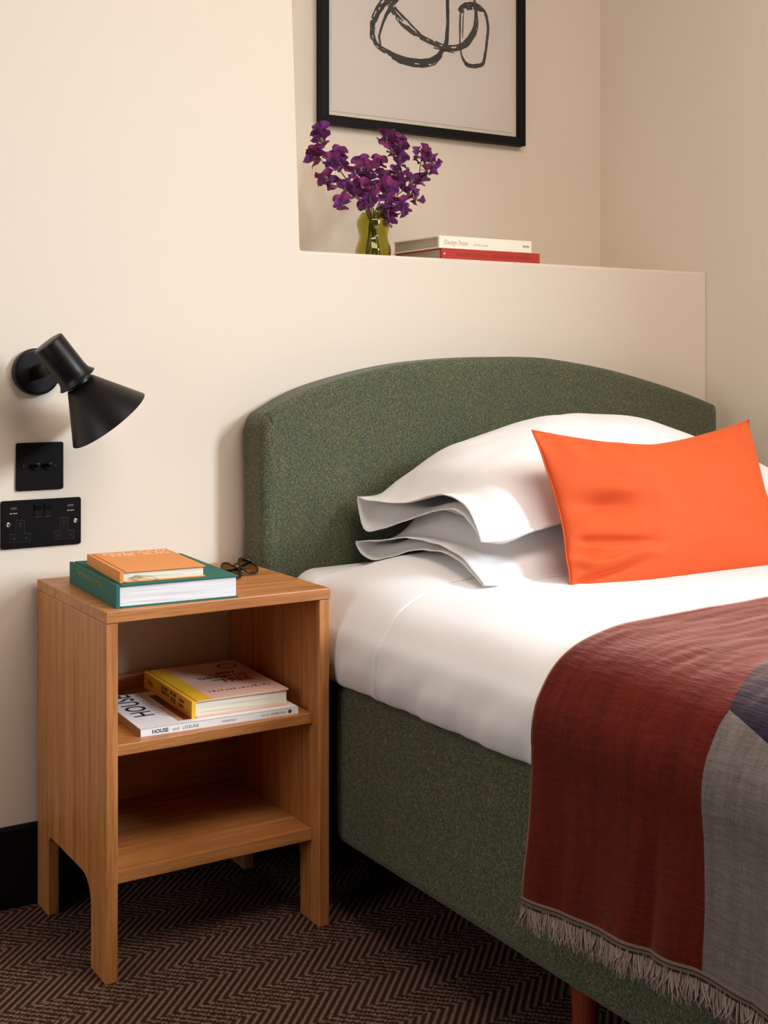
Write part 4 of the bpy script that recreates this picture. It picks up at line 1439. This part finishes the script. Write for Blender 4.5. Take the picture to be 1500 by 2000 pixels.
def on_plane(px, py, y):
    xc = (px - 750) / 2471.0
    s_, c_ = math.sin(TH), math.cos(TH)
    t = y / (c_ - xc * s_)
    return Vector((t * (s_ + xc * c_), y, CAM_H + t * (710 - py) / 2471.0))
SPRAYS = [  # (label, foot offset in vase, mouth offset, depth offset, [blossom centres read from the photo])
    ('sweet pea stem leaning far left with the topmost left blossoms', (.012, .004), (-.016, 0), .00, [(470, 440), (440, 345), (395, 420), (250, 340), (240, 395), (300, 230), (295, 160)]),
    ('sweet pea stem leaning left, its blossoms halfway up on the left', (.016, -.008), (-.013, -.006), -.018, [(500, 640), (380, 600), (345, 560)]),
    ('sweet pea stem with one blossom hanging low on the left', (.006, -.012), (-.016, -.010), -.028, [(600, 700), (480, 775)]),
    ('sweet pea stem with large blossoms in the middle of the bunch', (-.004, -.010), (-.002, -.008), -.020, [(640, 640), (690, 580), (590, 510), (700, 480)]),
    ('sweet pea stem with a small dark blossom upright at the centre top', (-.012, .012), (.002, .010), .020, [(740, 640), (830, 560), (790, 430), (650, 440)]),
    ('tall sweet pea stem right of centre with the highest right blossoms', (-.014, .004), (.008, .004), .012, [(930, 520), (975, 440), (965, 380), (905, 320), (970, 280), (950, 215), (850, 215)]),
    ('sweet pea stem arching far right with the rightmost blossoms', (-.018, -.002), (.012, .002), .002, [(1065, 580), (1160, 575), (1205, 510), (1255, 430), (1195, 400), (1120, 370), (1170, 340)]),
    ('sweet pea stem leaning right with low blossoms on the right', (-.016, -.008), (.013, -.006), -.016, [(960, 620), (1050, 680), (1110, 730), (970, 790), (1000, 840)]),
    ('sweet pea stem with two plump blossoms just right above the vase', (-.008, -.010), (.008, -.010), -.024, [(870, 640), (840, 690), (860, 755)]),
    ('short sweet pea stem with a blossom resting on the vase mouth', (.004, .010), (-.004, -.014), -.034, [(720, 740), (690, 805)]),
    ('short sweet pea stem drooping over the right of the vase mouth', (-.010, .008), (.018, -.006), -.014, [(872, 865), (872, 925)]),
]
rng = random.Random(21)
for label, foot, mouth, dy, pts in SPRAYS:
    pos = [on_plane(560 + .2267 * zx, 220 + .2267 * zy, VY + dy + rng.uniform(-.006, .006)) for zx, zy in pts]
    root = thing('sweet_pea', label, 'flower', (VX + foot[0], VY + foot[1], VZ + .0105), group='sweet peas in the olive vase')
    foot_p = Vector((VX + foot[0], VY + foot[1], VZ + .0112))
    mouth_p = Vector((VX + mouth[0], VY + mouth[1], VZ + .109))
    # the stem follows the centre of the spray
    first = min(pos, key=lambda p: p.z) if len(pos) > 2 else pos[0]
    order = sorted(pos, key=lambda p: (p - mouth_p).length)
    spine = [foot_p, mouth_p]
    k = max(1, len(order) // 3)
    for i in range(0, len(order), k):
        g = order[i:i + k]
        c = sum(g, Vector()) / len(g)
        spine.append(c + Vector((0, .006, -.004)))
    if len(pts) == 2 and pts[1][1] > 900:
        spine = [foot_p, mouth_p, mouth_p + Vector((.006, 0, .006)), pos[1]]
    path = [Vector(p) for p in smooth_path([tuple(p) for p in spine[:2]] + [tuple(p) for p in spine[2:]], 6)]
    bm = B()
    add_tube(bm, path, [.0016 - .0008 * i / len(path) for i in range(len(path))], 6)
    for p in pos:
        q = min(path[6:], key=lambda s_: (s_ - p).length)
        if (q - p).length > .004:
            add_tube(bm, [q, (q + p) / 2 + Vector((0, .002, .003)), p], [.0008, .0007, .0008], 5)
    obj('stem', bm, M['stem'], root, local=False, smooth=True)
    for p in pos:
        out_ = Vector((p.x - VX, 0, 0)) * 6
        blossom(root, p + Vector((0, 0, -.004)), Vector((-.35 + out_.x + rng.uniform(-.5, .5), -1, rng.uniform(-.5, .25))), 0, rng, rng.uniform(1.15, 1.45))
